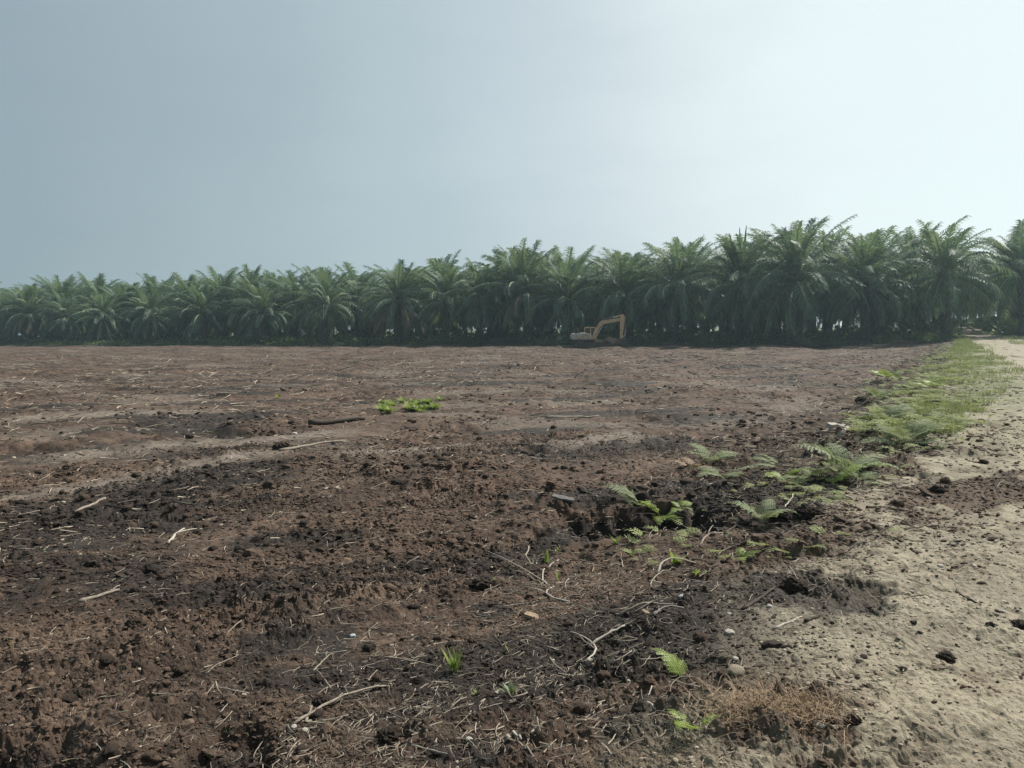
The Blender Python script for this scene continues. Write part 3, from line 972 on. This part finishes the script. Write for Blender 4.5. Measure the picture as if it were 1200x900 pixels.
for a in [
    dict(px0=340, py0=851, px1=455, py1=803, rad=.010, label='long thin pale stick lying across dark soil at the bottom', bow=.05, lift=.03),
    dict(px0=367, py0=786, px1=389, py1=765, rad=.006, label='short straight pale twig above the long bottom stick', lift=.01),
    dict(px0=497, py0=758, px1=540, py1=749, rad=.006, label='thin pale twig just left of the lime green tuft', bow=.08),
    dict(px0=480, py0=856, px1=568, py1=816, rad=.008, label='forked pale root right of the long bottom stick', fork=(.55, .35, .35), bow=-.1),
    dict(px0=490, py0=806, px1=535, py1=795, rad=.005, label='thin curved root in front of the lime green tuft', bow=.2),
    dict(px0=196, py0=635, px1=216, py1=616, rad=.016, label='white bone like stick in the left half of the field', mat='white', fork=(.6, -.6, .4), lift=.02),
    dict(px0=690, py0=759, px1=732, py1=734, rad=.012, label='thick pale straight root in the root tangle', mat='white', lift=.02),
    dict(px0=686, py0=774, px1=669, py1=741, rad=.008, label='sickle shaped pale root left of the thick straight root', mat='white', bow=-.25),
    dict(px0=724, py0=722, px1=766, py1=706, rad=.010, label='long pale root arching into the tangle', mat='root', bow=-.1, lift=.03),
    dict(px0=766, py0=722, px1=802, py1=713, rad=.007, label='slim pale root beside the blue grey stone', mat='white', bow=.2, lift=.02),
    dict(px0=770, py0=673, px1=815, py1=660, rad=.009, label='pale root arched up behind the lime seedlings', mat='white', bow=.2, lift=.07),
    dict(px0=765, py0=690, px1=790, py1=665, rad=.007, label='thin root leaning under the arched root', mat='root', bow=.1),
    dict(px0=716, py0=785, px1=812, py1=762, rad=.005, label='very thin straight twig right of the thick straight root', mat='root'),
    dict(px0=820, py0=640, px1=868, py1=612, rad=.010, label='grey root pointing up at the fern patch', mat='root', bow=.1, fork=(.4, .3, .4)),
    dict(px0=836, py0=626, px1=865, py1=600, rad=.008, label='root lying behind the grey pointing root', mat='root', bow=-.1),
    dict(px0=910, py0=610, px1=930, py1=586, rad=.010, label='pale stick propped against the dark clod by the ferns', mat='white', lift0=.06),
    dict(px0=907, py0=738, px1=940, py1=724, rad=.009, label='pale straight stick at the sandy edge', mat='white'),
    dict(px0=944, py0=730, px1=974, py1=719, rad=.013, label='short thick black stick on the sandy ground', mat='stick'),
    dict(px0=966, py0=714, px1=986, py1=692, rad=.010, label='dark stick behind the short thick black one', mat='stick', bow=.06),
    dict(px0=870, py0=716, px1=907, py1=690, rad=.013, label='dark stick pointing at the dark heap', mat='stick'),
    dict(px0=1015, py0=596, px1=1078, py1=602, rad=.016, label='dark crooked branch on the sandy ground with a short stub', mat='stick', bow=.05, fork=(.9, 1.9, .22)),
    dict(px0=1005, py0=630, px1=1052, py1=614, rad=.010, label='thin dark branch under the crooked one', mat='stick', bow=-.08),
    dict(px0=1060, py0=622, px1=1100, py1=616, rad=.012, label='dark root stub right of the thin dark branch', mat='stick'),
    dict(px0=1120, py0=695, px1=1150, py1=712, rad=.008, label='dark twig far out on the sandy path', mat='stick'),
    dict(px0=984, py0=513, px1=1030, py1=489, rad=.055, label='bleached pale log lying at the verge', mat='white', cat='log', name='log'),
    dict(px0=962, py0=511, px1=998, py1=502, rad=.045, label='grey log left of the bleached pale log', mat='root', cat='log', name='log'),
    dict(px0=328, py0=527, px1=405, py1=516, rad=.034, label='long grey log half buried in the middle of the field', mat='root', cat='log', name='log', bow=.06),
    dict(px0=88, py0=599, px1=124, py1=585, rad=.024, label='broken pale palm stalk in the left half of the field', mat='root', cat='stalk', name='palm_stalk'),
    dict(px0=640, py0=490, px1=702, py1=487, rad=.03, label='flat pale palm stalk in the middle distance', mat='root', cat='stalk', name='palm_stalk'),
    dict(px0=362, py0=497, px1=428, py1=492, rad=.075, label='charred black log in the middle of the field', mat='stick', cat='log', name='log'),
    dict(px0=380, py0=573, px1=397, py1=570, rad=.014, label='white twig alone in the middle of the field', mat='white', fork=(.5, -1.3, .7)),
    dict(px0=640, py0=682, px1=655, py1=655, rad=.008, label='pale branching root below the thin seedling', mat='white', fork=(.3, .9, .9), bow=.1),
    dict(px0=668, py0=705, px1=674, py1=677, rad=.008, label='hooked white root right of the branching root', mat='white', bow=.3, fork=(.5, 1.0, .4)),
    dict(px0=620, py0=640, px1=640, py1=672, rad=.008, label='thin root crossing behind the branching root', mat='root', bow=-.1),
    dict(px0=604, py0=668, px1=640, py1=690, rad=.006, label='thin root beside the black clod in the lower middle', mat='root', bow=.1),
    dict(px0=840, py0=650, px1=880, py1=633, rad=.007, label='pale root on the slope below the fern seedling', mat='root', bow=.15),
    dict(px0=930, py0=660, px1=960, py1=640, rad=.007, label='pale root at the sandy border below the dark clods', mat='root', bow=.1),
    dict(px0=768, py0=830, px1=765, py1=805, rad=.006, label='curved pale root left of the bent light green frond', mat='white', bow=.15),
    dict(px0=594, py0=858, px1=610, py1=875, rad=.009, label='white root splinter by the black hollow at the bottom', mat='white', lift0=.03),
    dict(px0=588, py0=872, px1=632, py1=899, rad=.006, label='thin twig leading out of the bottom edge', mat='root', bow=.1),
    dict(px0=615, py0=878, px1=655, py1=840, rad=.006, label='thin twig rising right of the black hollow', mat='root', bow=.05),
    dict(px0=705, py0=873, px1=728, py1=899, rad=.006, label='pale twig at the bottom edge in the middle', mat='root'),
    dict(px0=510, py0=872, px1=520, py1=858, rad=.012, label='small white stick by the rounded clods at the bottom', mat='white'),
    dict(px0=92, py0=706, px1=140, py1=692, rad=.018, label='long pale stalk pressed into soil at the left', mat='root', cat='stalk', name='palm_stalk'),
    dict(px0=358, py0=845, px1=366, py1=832, rad=.008, label='short upright twig behind the pair of white stones', mat='root', lift0=.03),
    dict(px0=240, py0=790, px1=280, py1=768, rad=.004, label='hair thin twig in the lower left quarter', mat='root', lift=.02),
    dict(px0=296, py0=890, px1=310, py1=865, rad=.004, label='thin leaning twig at the bottom left', mat='root', lift=.02),
]:
    stick(**a)


def plank(px, py, l, w, t, rz, label, mat='chip', name='wood_chunk'):
    m = MB(); n = 6
    P = []
    for i in range(n + 1):
        x = (i / n - .5) * l; ww = w * (1 - .25 * abs(i / n - .4)) * random.uniform(.85, 1.1)
        for y, z in ((-ww / 2, 0), (ww / 2, 0), (ww / 2 * .8, t * random.uniform(.7, 1.1)), (-ww / 2 * .9, t * random.uniform(.7, 1.1))): P.append((x, y, z))
    F = [(i * 4 + j, i * 4 + (j + 1) % 4, i * 4 + 4 + (j + 1) % 4, i * 4 + 4 + j) for i in range(n) for j in range(4)] + [(3, 2, 1, 0), (n * 4, n * 4 + 1, n * 4 + 2, n * 4 + 3)]
    m.add(P, F); o = m.build(name, M[mat]); o.location = at(px, py) + Vector((0, 0, .0)); o.rotation_euler = (.12, .15, rz)
    tag(o, label, 'wood')


plank(625, 722, .13, .055, .025, -.5, 'split brown wood chunk below the branching root')
plank(660, 584, .26, .12, .02, -.3, 'grey wood slab lying at the left rim of the dark pit', 'greywood', 'wood_slab')
plank(980, 503, .35, .18, .10, .3, 'white wood block beside the bleached pale log', 'white', 'wood_block')
plank(757, 718, .06, .025, .012, -.9, 'small brown wood chip right of the blue grey stone', 'chip', 'wood_chip')
plank(160, 600, .10, .05, .02, .5, 'small pale wood chip in the left half of the field', 'root', 'wood_chip')

# generic root pieces, copies of a few shapes
RM = []
for i in range(10):
    v, f = fibre(800 + i, 1, 9, .015 if i < 7 else .022, 1.3 if i < 7 else .4, .16)
    RM.append(np_mesh('root_piece', v, f, M['root'] if i % 3 else M['white'], True))
x, y = sample(2500, 3.4, 14, 33, .9)
s = border(x, y); dn = np.exp(-((s + 1.2) / 1.0) ** 2) + .035
sel = np.where(rng.random(len(x)) < dn)[0][:280]
for q, i in enumerate(sel):
    o = link('root_piece', RM[q % 10]); L = random.uniform(.08, .26) * (1 if q % 4 else 1.5); o.scale = (L, L, L)
    o.location = (x[i], y[i], gz(x[i], y[i]) + .014); o.rotation_euler = (random.uniform(-.3, .3), random.uniform(-.25, .25), random.random() * 6.28)
    tag(o, 'loose pale root piece of the tangle along the field edge', 'root', 'loose root pieces along the field edge')

# ------------------------------------------------------------------ clods and stones
LUMPS = {}


def lump_obj(name, px, py, size, label, mat, cat, flat=.7, seed=None, group=None, amp=.4):
    sd = seed or random.randrange(1000)
    v, f = lump(sd, 5 if name == 'soil_clod' else 3, amp if name == 'soil_clod' else .32, flat); size = size * (.60 if name == 'soil_clod' else .75)
    me = np_mesh(name, v, f, M[mat], True)
    o = link(name, me); p = at(px, py); o.location = p + Vector((0, 0, size * flat * .16)); o.scale = (size, size, size); o.rotation_euler.z = random.random() * 6.28
    return tag(o, label, cat, group)


for a in [
    ('soil_clod', 1108, 772, .072, 'dark brown clod alone on the sandy path', 'clod', 'clod'),
    ('soil_clod', 1058, 785, .035, 'small dark clod on sand left of the lone one', 'clod', 'clod'),
    ('soil_clod', 1197, 735, .085, 'dark clod cut by the right frame edge', 'clod', 'clod'),
    ('soil_clod', 1160, 733, .040, 'low dark clod left of the one at the right frame edge', 'clod', 'clod'),
    ('soil_clod', 568, 685, .16, 'big black clod in the lower middle of the field', 'clod', 'clod'),
    ('soil_clod', 932, 693, .17, 'black soil heap at the sandy border', 'clod', 'clod'),
    ('soil_clod', 912, 604, .19, 'black clod in front of the fern patch', 'clod', 'clod'),
    ('soil_clod', 948, 603, .20, 'wider black clod right of the one in front of the ferns', 'clod', 'clod'),
    ('soil_clod', 455, 862, .10, 'rounded black clod at the bottom middle', 'clod', 'clod'),
    ('soil_clod', 378, 822, .07, 'black clod above the pair of white stones', 'clod', 'clod'),
    ('soil_clod', 372, 797, .06, 'small black clod behind the short straight twig', 'clod', 'clod'),
    ('soil_clod', 1000, 845, .06, 'dark clod in the brown patch on the path', 'clod', 'clod'),
    ('soil_clod', 157, 732, .11, 'round dark clod in the lower left', 'clod', 'clod'),
    ('soil_clod', 90, 815, .085, 'dark clod above the bank at the lower left', 'clod', 'clod'),
    ('soil_clod', 330, 524, .22, 'dark clod at the left end of the long grey log', 'clod', 'clod'),
    ('soil_clod', 1010, 470, .26, 'dark clod by the verge behind the grey log', 'clod', 'clod'),
    ('soil_clod', 525, 532, .20, 'dark clod on the reddish soil in the middle', 'clod', 'clod'),
    ('soil_clod', 1067, 395, .8, 'low dark soil hump at the far end of the verge', 'clod', 'soil heap'),
    ('soil_clod', 1100, 575, .12, 'dark clod in the brown smear across the path', 'clod', 'clod'),
    ('stone', 855, 743, .045, 'pale grey stone at the edge of the sandy ground', 'stone', 'stone'),
    ('stone', 862, 790, .075, 'large tan stone half buried at the sandy edge', 'gravel', 'stone'),
    ('stone', 902, 712, .028, 'small white pointed stone on the border soil', 'stone', 'stone'),
    ('stone', 888, 628, .026, 'white stone below the black clods', 'stone', 'stone'),
    ('stone', 925, 673, .024, 'white stone behind the black soil heap', 'stone', 'stone'),
    ('stone', 800, 701, .036, 'blue grey stone in the root tangle', 'bluestone', 'stone'),
    ('stone', 832, 690, .016, 'tiny white stone right of the blue grey stone', 'stone', 'stone'),
    ('stone', 960, 850, .034, 'flat pale stone in front of the dry grass mat', 'stone', 'stone', .45),
    ('stone', 979, 853, .020, 'small pale stone right of the flat one', 'stone', 'stone'),
    ('stone', 344, 850, .026, 'left one of a pair of white stones at the bottom', 'stone', 'stone'),
    ('stone', 357, 853, .026, 'right one of a pair of white stones at the bottom', 'stone', 'stone'),
    ('stone', 550, 866, .024, 'white stone by the small white stick at the bottom', 'stone', 'stone'),
    ('stone', 413, 745, .030, 'grey stone in the lower middle left', 'bluestone', 'stone'),
    ('stone', 736, 798, .016, 'tiny white stone in the lower middle', 'stone', 'stone'),
    ('stone', 345, 508, .07, 'white stone in the middle distance near the charred log', 'stone', 'stone'),
    ('stone', 948, 803, .020, 'white stone behind the dry grass mat', 'stone', 'stone'),
    ('stone', 1102, 664, .030, 'pale stone on the middle of the sandy ground', 'stone', 'stone'),
    ('stone', 213, 862, .018, 'white stone at the lower left bottom', 'stone', 'stone'),
]:
    lump_obj(*a)
CM = [np_mesh('soil_clod', *lump(900 + i, 3, .45, .72), M['clod' if i % 2 else 'crumb'], True) for i in range(8)]
x, y = sample(900, 3.4, 22, 33, .8); c_ = terrain(x, y, .03); ok = np.where((c_[1] < .3) & (rng.random(900) < .5))[0][:170]
for q, i in enumerate(ok):
    o = link('soil_clod', CM[q % 8]); s = random.uniform(.018, .042) * min(1.8, max(1, math.hypot(x[i], y[i]) / 6)); o.scale = (s, s * random.uniform(.8, 1.2), s)
    o.location = (x[i], y[i], c_[0][i] + s * .25); o.rotation_euler.z = random.random() * 6.28
    tag(o, 'ordinary dark soil clod lying loose on the cleared field', 'clod', 'loose soil clods of the field')
SM = [np_mesh('stone', *lump(930 + i, 2, .25, .6), M['stone' if i % 3 else 'gravel'], True) for i in range(6)]
x, y = sample(700, 3.4, 12, 34, .9); c_ = terrain(x, y, .03); bs = border(x, y); ok = np.where((np.abs(bs) < 1.3) & (rng.random(700) < .7))[0][:60]
for q, i in enumerate(ok):
    o = link('stone', SM[q % 6]); s = random.uniform(.009, .02); o.scale = (s, s, s)
    o.location = (x[i], y[i], c_[0][i] + s * .2); o.rotation_euler.z = random.random() * 6.28
    tag(o, 'tiny pale pebble where dark soil meets the sandy ground', 'pebble', 'pale pebbles along the sandy border')

# ------------------------------------------------------------------ excavator
def excavator():
    d = ray(690, 404); u = d.x / d.y; y = 86.5; x = u * y
    root = empty('excavator', (x, y, gz(x, y) - .06), R(-4), label='faded yellow tracked excavator parked before the palm row, boom bent to the right', cat='excavator')
    Y, D = M['yellow'], M['darksteel']
    for sy in (-1, 1):
        yc = sy * 1.0
        poly = []
        for cx, a0 in ((1.55, -90), (-1.55, 90)):
            for i in range(7):
                a = R(a0 + i * 30); poly.append((cx + .40 * math.cos(a), .42 + .40 * math.sin(a)))
        m = MB(); m.prism(poly, yc - .27, yc + .27)
        for i in range(12):
            for zz in (.0, .84): m.box((-1.5 + i * .273, yc, zz), (.10, .56, .05))
        t = m.build('track', D, root)
        w = MB()
        for cx, rr_ in ((1.55, .30), (-1.55, .30), (-.9, .14), (-.3, .14), (.3, .14), (.9, .14)):
            zc = .42 if rr_ > .2 else .22
            w.tube([(cx, yc - .31, zc), (cx, yc + .31, zc)], rr_, 14)
        w.build('track_roller', M['steel'] if False else D, t)
    m = MB(); m.box((0, 0, .62), (1.9, 1.5, .35)); m.tube([(0, 0, .8), (0, 0, .98)], .62, 20); m.build('undercarriage', D, root, bevel=.02)
    m = MB(); m.box((-.35, 0, 1.06), (3.1, 2.3, .16)); m.build('turntable', D, root, bevel=.02)
    m = MB(); m.prism([(-1.75, 1.15), (.35, 1.15), (.35, 1.75), (-.2, 1.95), (-1.55, 1.95), (-1.75, 1.82)], -1.14, .18); b = m.build('engine_body', M['pale_panel'], root, bevel=.04)
    m = MB()
    for i in range(4): m.box((-1.35 + i * .38, -1.15, 1.45), (.26, .03, .30))
    m.build('side_door', M['yellow'], b)
    m = MB(); m.prism([(-2.35, 1.2), (-1.78, 1.12), (-1.78, 1.98), (-2.15, 1.95), (-2.38, 1.7)], -1.15, 1.15); m.build('counterweight', M['pale_panel'], root, bevel=.06)
    m = MB(); m.tube([(-1.35, -.5, 1.9), (-1.35, -.5, 2.35), (-1.43, -.5, 2.45)], .06, 10); m.build('exhaust_pipe', D, root)
    m = MB(); m.box((-.75, -.3, 2.0), (.7, .8, .12)); m.build('engine_hood', M['pale_panel'], root, bevel=.02)
    # cab on the far side with posts and panes
    cab = MB()
    X0, X1, Y0, Y1, Z0, Z1 = -.55, .95, .25, 1.14, 1.15, 2.72
    cab.prism([(X0, Z0), (X1, Z0), (X1 + .05, 1.62), (X0, 1.62)], Y0, Y1)
    for px_, py_ in ((X0 + .04, Y0 + .04), (X0 + .04, Y1 - .04), (X1 - .1, Y0 + .04), (X1 - .1, Y1 - .04), (.25, Y0 + .04), (.25, Y1 - .04)): cab.box((px_, py_, 2.13), (.08, .08, 1.04))
    cab.prism([(X0 - .03, 2.62), (X1 - .02, 2.62), (X1 - .1, Z1), (X0 + .05, Z1)], Y0 - .03, Y1 + .03)
    c = cab.build('cab', Y, root, bevel=.015)
    for (x0, x1) in ((X0 + .09, .20), (.30, X1 - .15)):
        for yy in (Y0 + .045, Y1 - .045):
            m = MB(); m.box(((x0 + x1) / 2, yy, 2.12), (x1 - x0, .015, .96)); m.build('window', M['glass'], c)
    m = MB(); m.box((X1 - .1, (Y0 + Y1) / 2, 2.12), (.015, Y1 - Y0 - .17, .96)); m.build('windscreen', M['glass'], c)
    # boom, arm, bucket, cylinders
    def beam(poly, w, name, mat, par=root, bev=.02):
        m = MB(); m.prism(poly, -.35 - w / 2, -.35 + w / 2); return m.build(name, mat, par, bevel=bev)
    beam([(.30, 1.25), (.55, 1.18), (1.0, 1.95), (1.55, 2.85), (1.95, 3.15), (3.9, 3.45), (4.25, 3.62), (4.2, 3.95), (3.85, 3.88), (1.75, 3.62), (1.35, 3.35), (.75, 2.35)], .36, 'boom', Y)
    beam([(3.95, 4.30), (4.35, 4.34), (4.58, 3.95), (4.42, 2.6), (4.15, 1.15), (3.92, 1.15), (3.93, 2.6), (3.95, 3.5)], .30, 'arm', Y)
    m = MB(); m.tube([(1.75, -.35, 3.72), (3.0, -.35, 3.98)], .10, 10); cy = m.build('arm_cylinder', D, root)
    m = MB(); m.tube([(3.0, -.35, 3.98), (4.1, -.35, 4.22)], .055, 10); m.build('piston_rod', M['steel'], cy)
    for sy in (-.62, -.08):
        m = MB(); m.tube([(.75, sy, 1.25), (1.25, sy, 2.05)], .085, 10); cy = m.build('boom_cylinder', Y, root)
        m = MB(); m.tube([(1.25, sy, 2.05), (1.75, sy, 2.9)], .05, 10); m.build('piston_rod', M['steel'], cy)
    m = MB(); m.tube([(4.5, -.35, 3.6), (4.62, -.35, 2.5)], .075, 10); cy = m.build('bucket_cylinder', D, root)
    m = MB(); m.tube([(4.62, -.35, 2.5), (4.55, -.35, 1.55)], .045, 10); m.tube([(4.55, -.35, 1.55), (4.15, -.35, 1.45)], .06, 8); m.build('piston_rod', M['steel'], cy)
    bk = MB(); out = [(3.95, 1.2), (4.6, 1.25), (5.0, .95), (5.05, .5), (4.75, .12), (4.25, .02)]
    inn = [(3.98, 1.10), (4.55, 1.14), (4.88, .88), (4.92, .53), (4.68, .22), (4.27, .12)]
    bk.prism(out + inn[::-1], -.85, .15)
    bk.prism(out, -.88, -.84); bk.prism(out, .14, .18)
    bu = bk.build('bucket', D, root)
    for i in range(4):
        m = MB(); m.prism([(4.30, .02), (4.28, .12), (4.02, .03)], -.80 + i * .27, -.70 + i * .27); m.build('bucket_tooth', D, bu)
    root.scale = (.88, .88, .86)
    return root


EX = excavator()
# heap of soil in front of the undergrowth beside the bucket
def heap(x, y, sx, sy, h, label):
    v, f = lump(77 + int(x), 4, .3, 1.0); v = v * np.array([sx, sy, h])
    v[:, 2] = np.where(v[:, 2] < 0, v[:, 2] * .2, v[:, 2])
    o = link('soil_heap', np_mesh('soil_heap', v, f, M['crumb'], True)); o.location = (x, y, gz(x, y)); tag(o, label, 'soil heap')


ex, ey = EX.location.x, EX.location.y
heap(ex + 2.7, ey + 2.4, 1.9, 1.1, 1.05, 'brown soil heap behind the excavator arm')
heap(33, 84.8, 2.6, 1.0, .40, 'low brown soil bank at the foot of the tallest palm')
heap(41.3, 79.6, 2.4, .9, .42, 'low dark soil bank before the big palm by the path')

# fallen frond on the far end of the path
def fallen_frond():
    yy = 102; xx = track_c(yy) + .6
    g = np.random.default_rng(5); v, f, nr = frond_np(g, 3.6, R(40), R(55), 26, .8, .07, -.2, .8, 2.4)
    o = link('fallen_palm_frond', np_mesh('fallen_palm_frond', v, f, M['old'])); o.location = (xx, yy, gz(xx, yy)); tag(o, 'dark palm frond leaning across the far end of the sandy path', 'palm frond')


fallen_frond()

# ------------------------------------------------------------------ light, sky, air
SUN_AZ, SUN_EL = 54.0, 48.0       # degrees right of the view direction, above the horizon
sdir = Vector((math.sin(R(SUN_AZ)) * math.cos(R(SUN_EL)), math.cos(R(SUN_AZ)) * math.cos(R(SUN_EL)), math.sin(R(SUN_EL))))
sun = bpy.data.lights.new('sun', 'SUN'); sun.energy = 5.0; sun.angle = R(.8); sun.color = (1, .955, .88)
so = bpy.data.objects.new('sun', sun); COL.objects.link(so); so.rotation_euler = (-sdir).to_track_quat('-Z', 'Y').to_euler()

w = bpy.data.worlds.new('World'); SC.world = w; w.use_nodes = True; t = w.node_tree; t.nodes.clear()
N = t.nodes.new; Lk = t.links.new
sky = N('ShaderNodeTexSky'); sky.sky_type = 'NISHITA'; sky.sun_disc = False; sky.sun_elevation = R(SUN_EL); sky.sun_rotation = R(SUN_AZ)
sky.air_density = 1.0; sky.dust_density = 3.0; sky.ozone_density = 1.0
tc = N('ShaderNodeTexCoord'); dp = N('ShaderNodeVectorMath'); dp.operation = 'DOT_PRODUCT'
nm = N('ShaderNodeVectorMath'); nm.operation = 'NORMALIZE'; Lk(tc.outputs['Generated'], nm.inputs[0]); Lk(nm.outputs[0], dp.inputs[0]); GA, GE = R(50), R(15)      # the glow of the haze is brightest low under the sun
dp.inputs[1].default_value = (math.sin(GA) * math.cos(GE), math.cos(GA) * math.cos(GE), math.sin(GE))
cr = N('ShaderNodeValToRGB'); cr.color_ramp.interpolation = 'CARDINAL'
mr = N('ShaderNodeMapRange'); mr.inputs[1].default_value = -.1; mr.inputs[2].default_value = 1.0; Lk(dp.outputs['Value'], mr.inputs[0])
els = cr.color_ramp.elements
K = 10.0
els[0].position = 0; els[0].color = (.27, .37, .42, 1)
els[1].position = 1; els[1].color = (.86, .97, .98, 1)
for p_, c_ in ((.25, (.315, .41, .46, 1)), (.52, (.415, .52, .565, 1)), (.66, (.51, .61, .655, 1)), (.77, (.64, .735, .775, 1)), (.88, (.80, .905, .92, 1)), (.96, (.84, .955, .965, 1))):
    e = els.new(p_); e.color = c_
nz = N('ShaderNodeTexNoise'); nz.inputs['Scale'].default_value = 2.2; nz.inputs['Detail'].default_value = 4; nz.inputs['Roughness'].default_value = .5
mp_ = N('ShaderNodeMapping'); mp_.inputs['Scale'].default_value = (1, 1, 3.2); Lk(nm.outputs[0], mp_.inputs[0]); Lk(mp_.outputs[0], nz.inputs['Vector'])
nr_ = N('ShaderNodeMapRange'); nr_.inputs[1].default_value = .3; nr_.inputs[2].default_value = .7; nr_.inputs[3].default_value = -.04; nr_.inputs[4].default_value = .04; Lk(nz.outputs[0], nr_.inputs[0])
ad_ = N('ShaderNodeMath'); ad_.operation = 'ADD'; Lk(mr.outputs[0], ad_.inputs[0]); Lk(nr_.outputs[0], ad_.inputs[1])
Lk(ad_.outputs[0], cr.inputs[0])
# veil of haze in front of the clear sky, in the units of the sky texture
sc_ = N('ShaderNodeMix'); sc_.data_type = 'RGBA'; sc_.blend_type = 'MULTIPLY'; sc_.inputs[0].default_value = 1; Lk(cr.outputs[0], sc_.inputs[6]); sc_.inputs[7].default_value = (K, K, K, 1)
mx = N('ShaderNodeMix'); mx.data_type = 'RGBA'; mx.inputs[0].default_value = .9; Lk(sky.outputs[0], mx.inputs[6]); Lk(sc_.outputs[2], mx.inputs[7])
bg = N('ShaderNodeBackground'); bg.inputs[1].default_value = .0655; Lk(mx.outputs[2], bg.inputs[0])
wo = N('ShaderNodeOutputWorld'); Lk(bg.outputs[0], wo.inputs[0])

HAZE = .00042
hz = NT('haze_air'); pv = hz.n('ShaderNodeVolumePrincipled'); pv.inputs['Color'].default_value = (.64, .88, 1.0, 1); pv.inputs['Density'].default_value = HAZE; pv.inputs['Anisotropy'].default_value = .45
hz.l(pv.outputs[0], hz.out.inputs['Volume'])
m = MB(); m.box((0, 120, 8.5), (4600, 4700, 23)); hb = m.build('haze', hz.m); tag(hb, kind='stuff')
hb.scale = (.10, .105, 1); hb.location = (0, 100, 0)

# ------------------------------------------------------------------ camera and render settings
cam = bpy.data.cameras.new('camera'); co = bpy.data.objects.new('camera', cam); COL.objects.link(co)
cam.sensor_width = 36; cam.lens = 36 * FPX / 1200; cam.clip_end = 9000; cam.clip_start = .05
co.matrix_world = Matrix.Translation((0, 0, CAMZ)) @ _Rm
SC.camera = co
SC.render.engine = 'CYCLES'
SC.cycles.use_denoising = True; SC.cycles.denoiser = 'OPENIMAGEDENOISE'; SC.cycles.denoising_input_passes = 'RGB_ALBEDO_NORMAL'; SC.cycles.denoising_prefilter = 'NONE'
SC.cycles.max_bounces = 6; SC.cycles.diffuse_bounces = 3; SC.cycles.transmission_bounces = 3; SC.cycles.volume_bounces = 1
SC.cycles.use_adaptive_sampling = True; SC.cycles.adaptive_threshold = .01
vs = SC.view_settings; vs.view_transform = 'Standard'; vs.look = 'None'; vs.exposure = .62; vs.gamma = 1; vs.use_curve_mapping = False
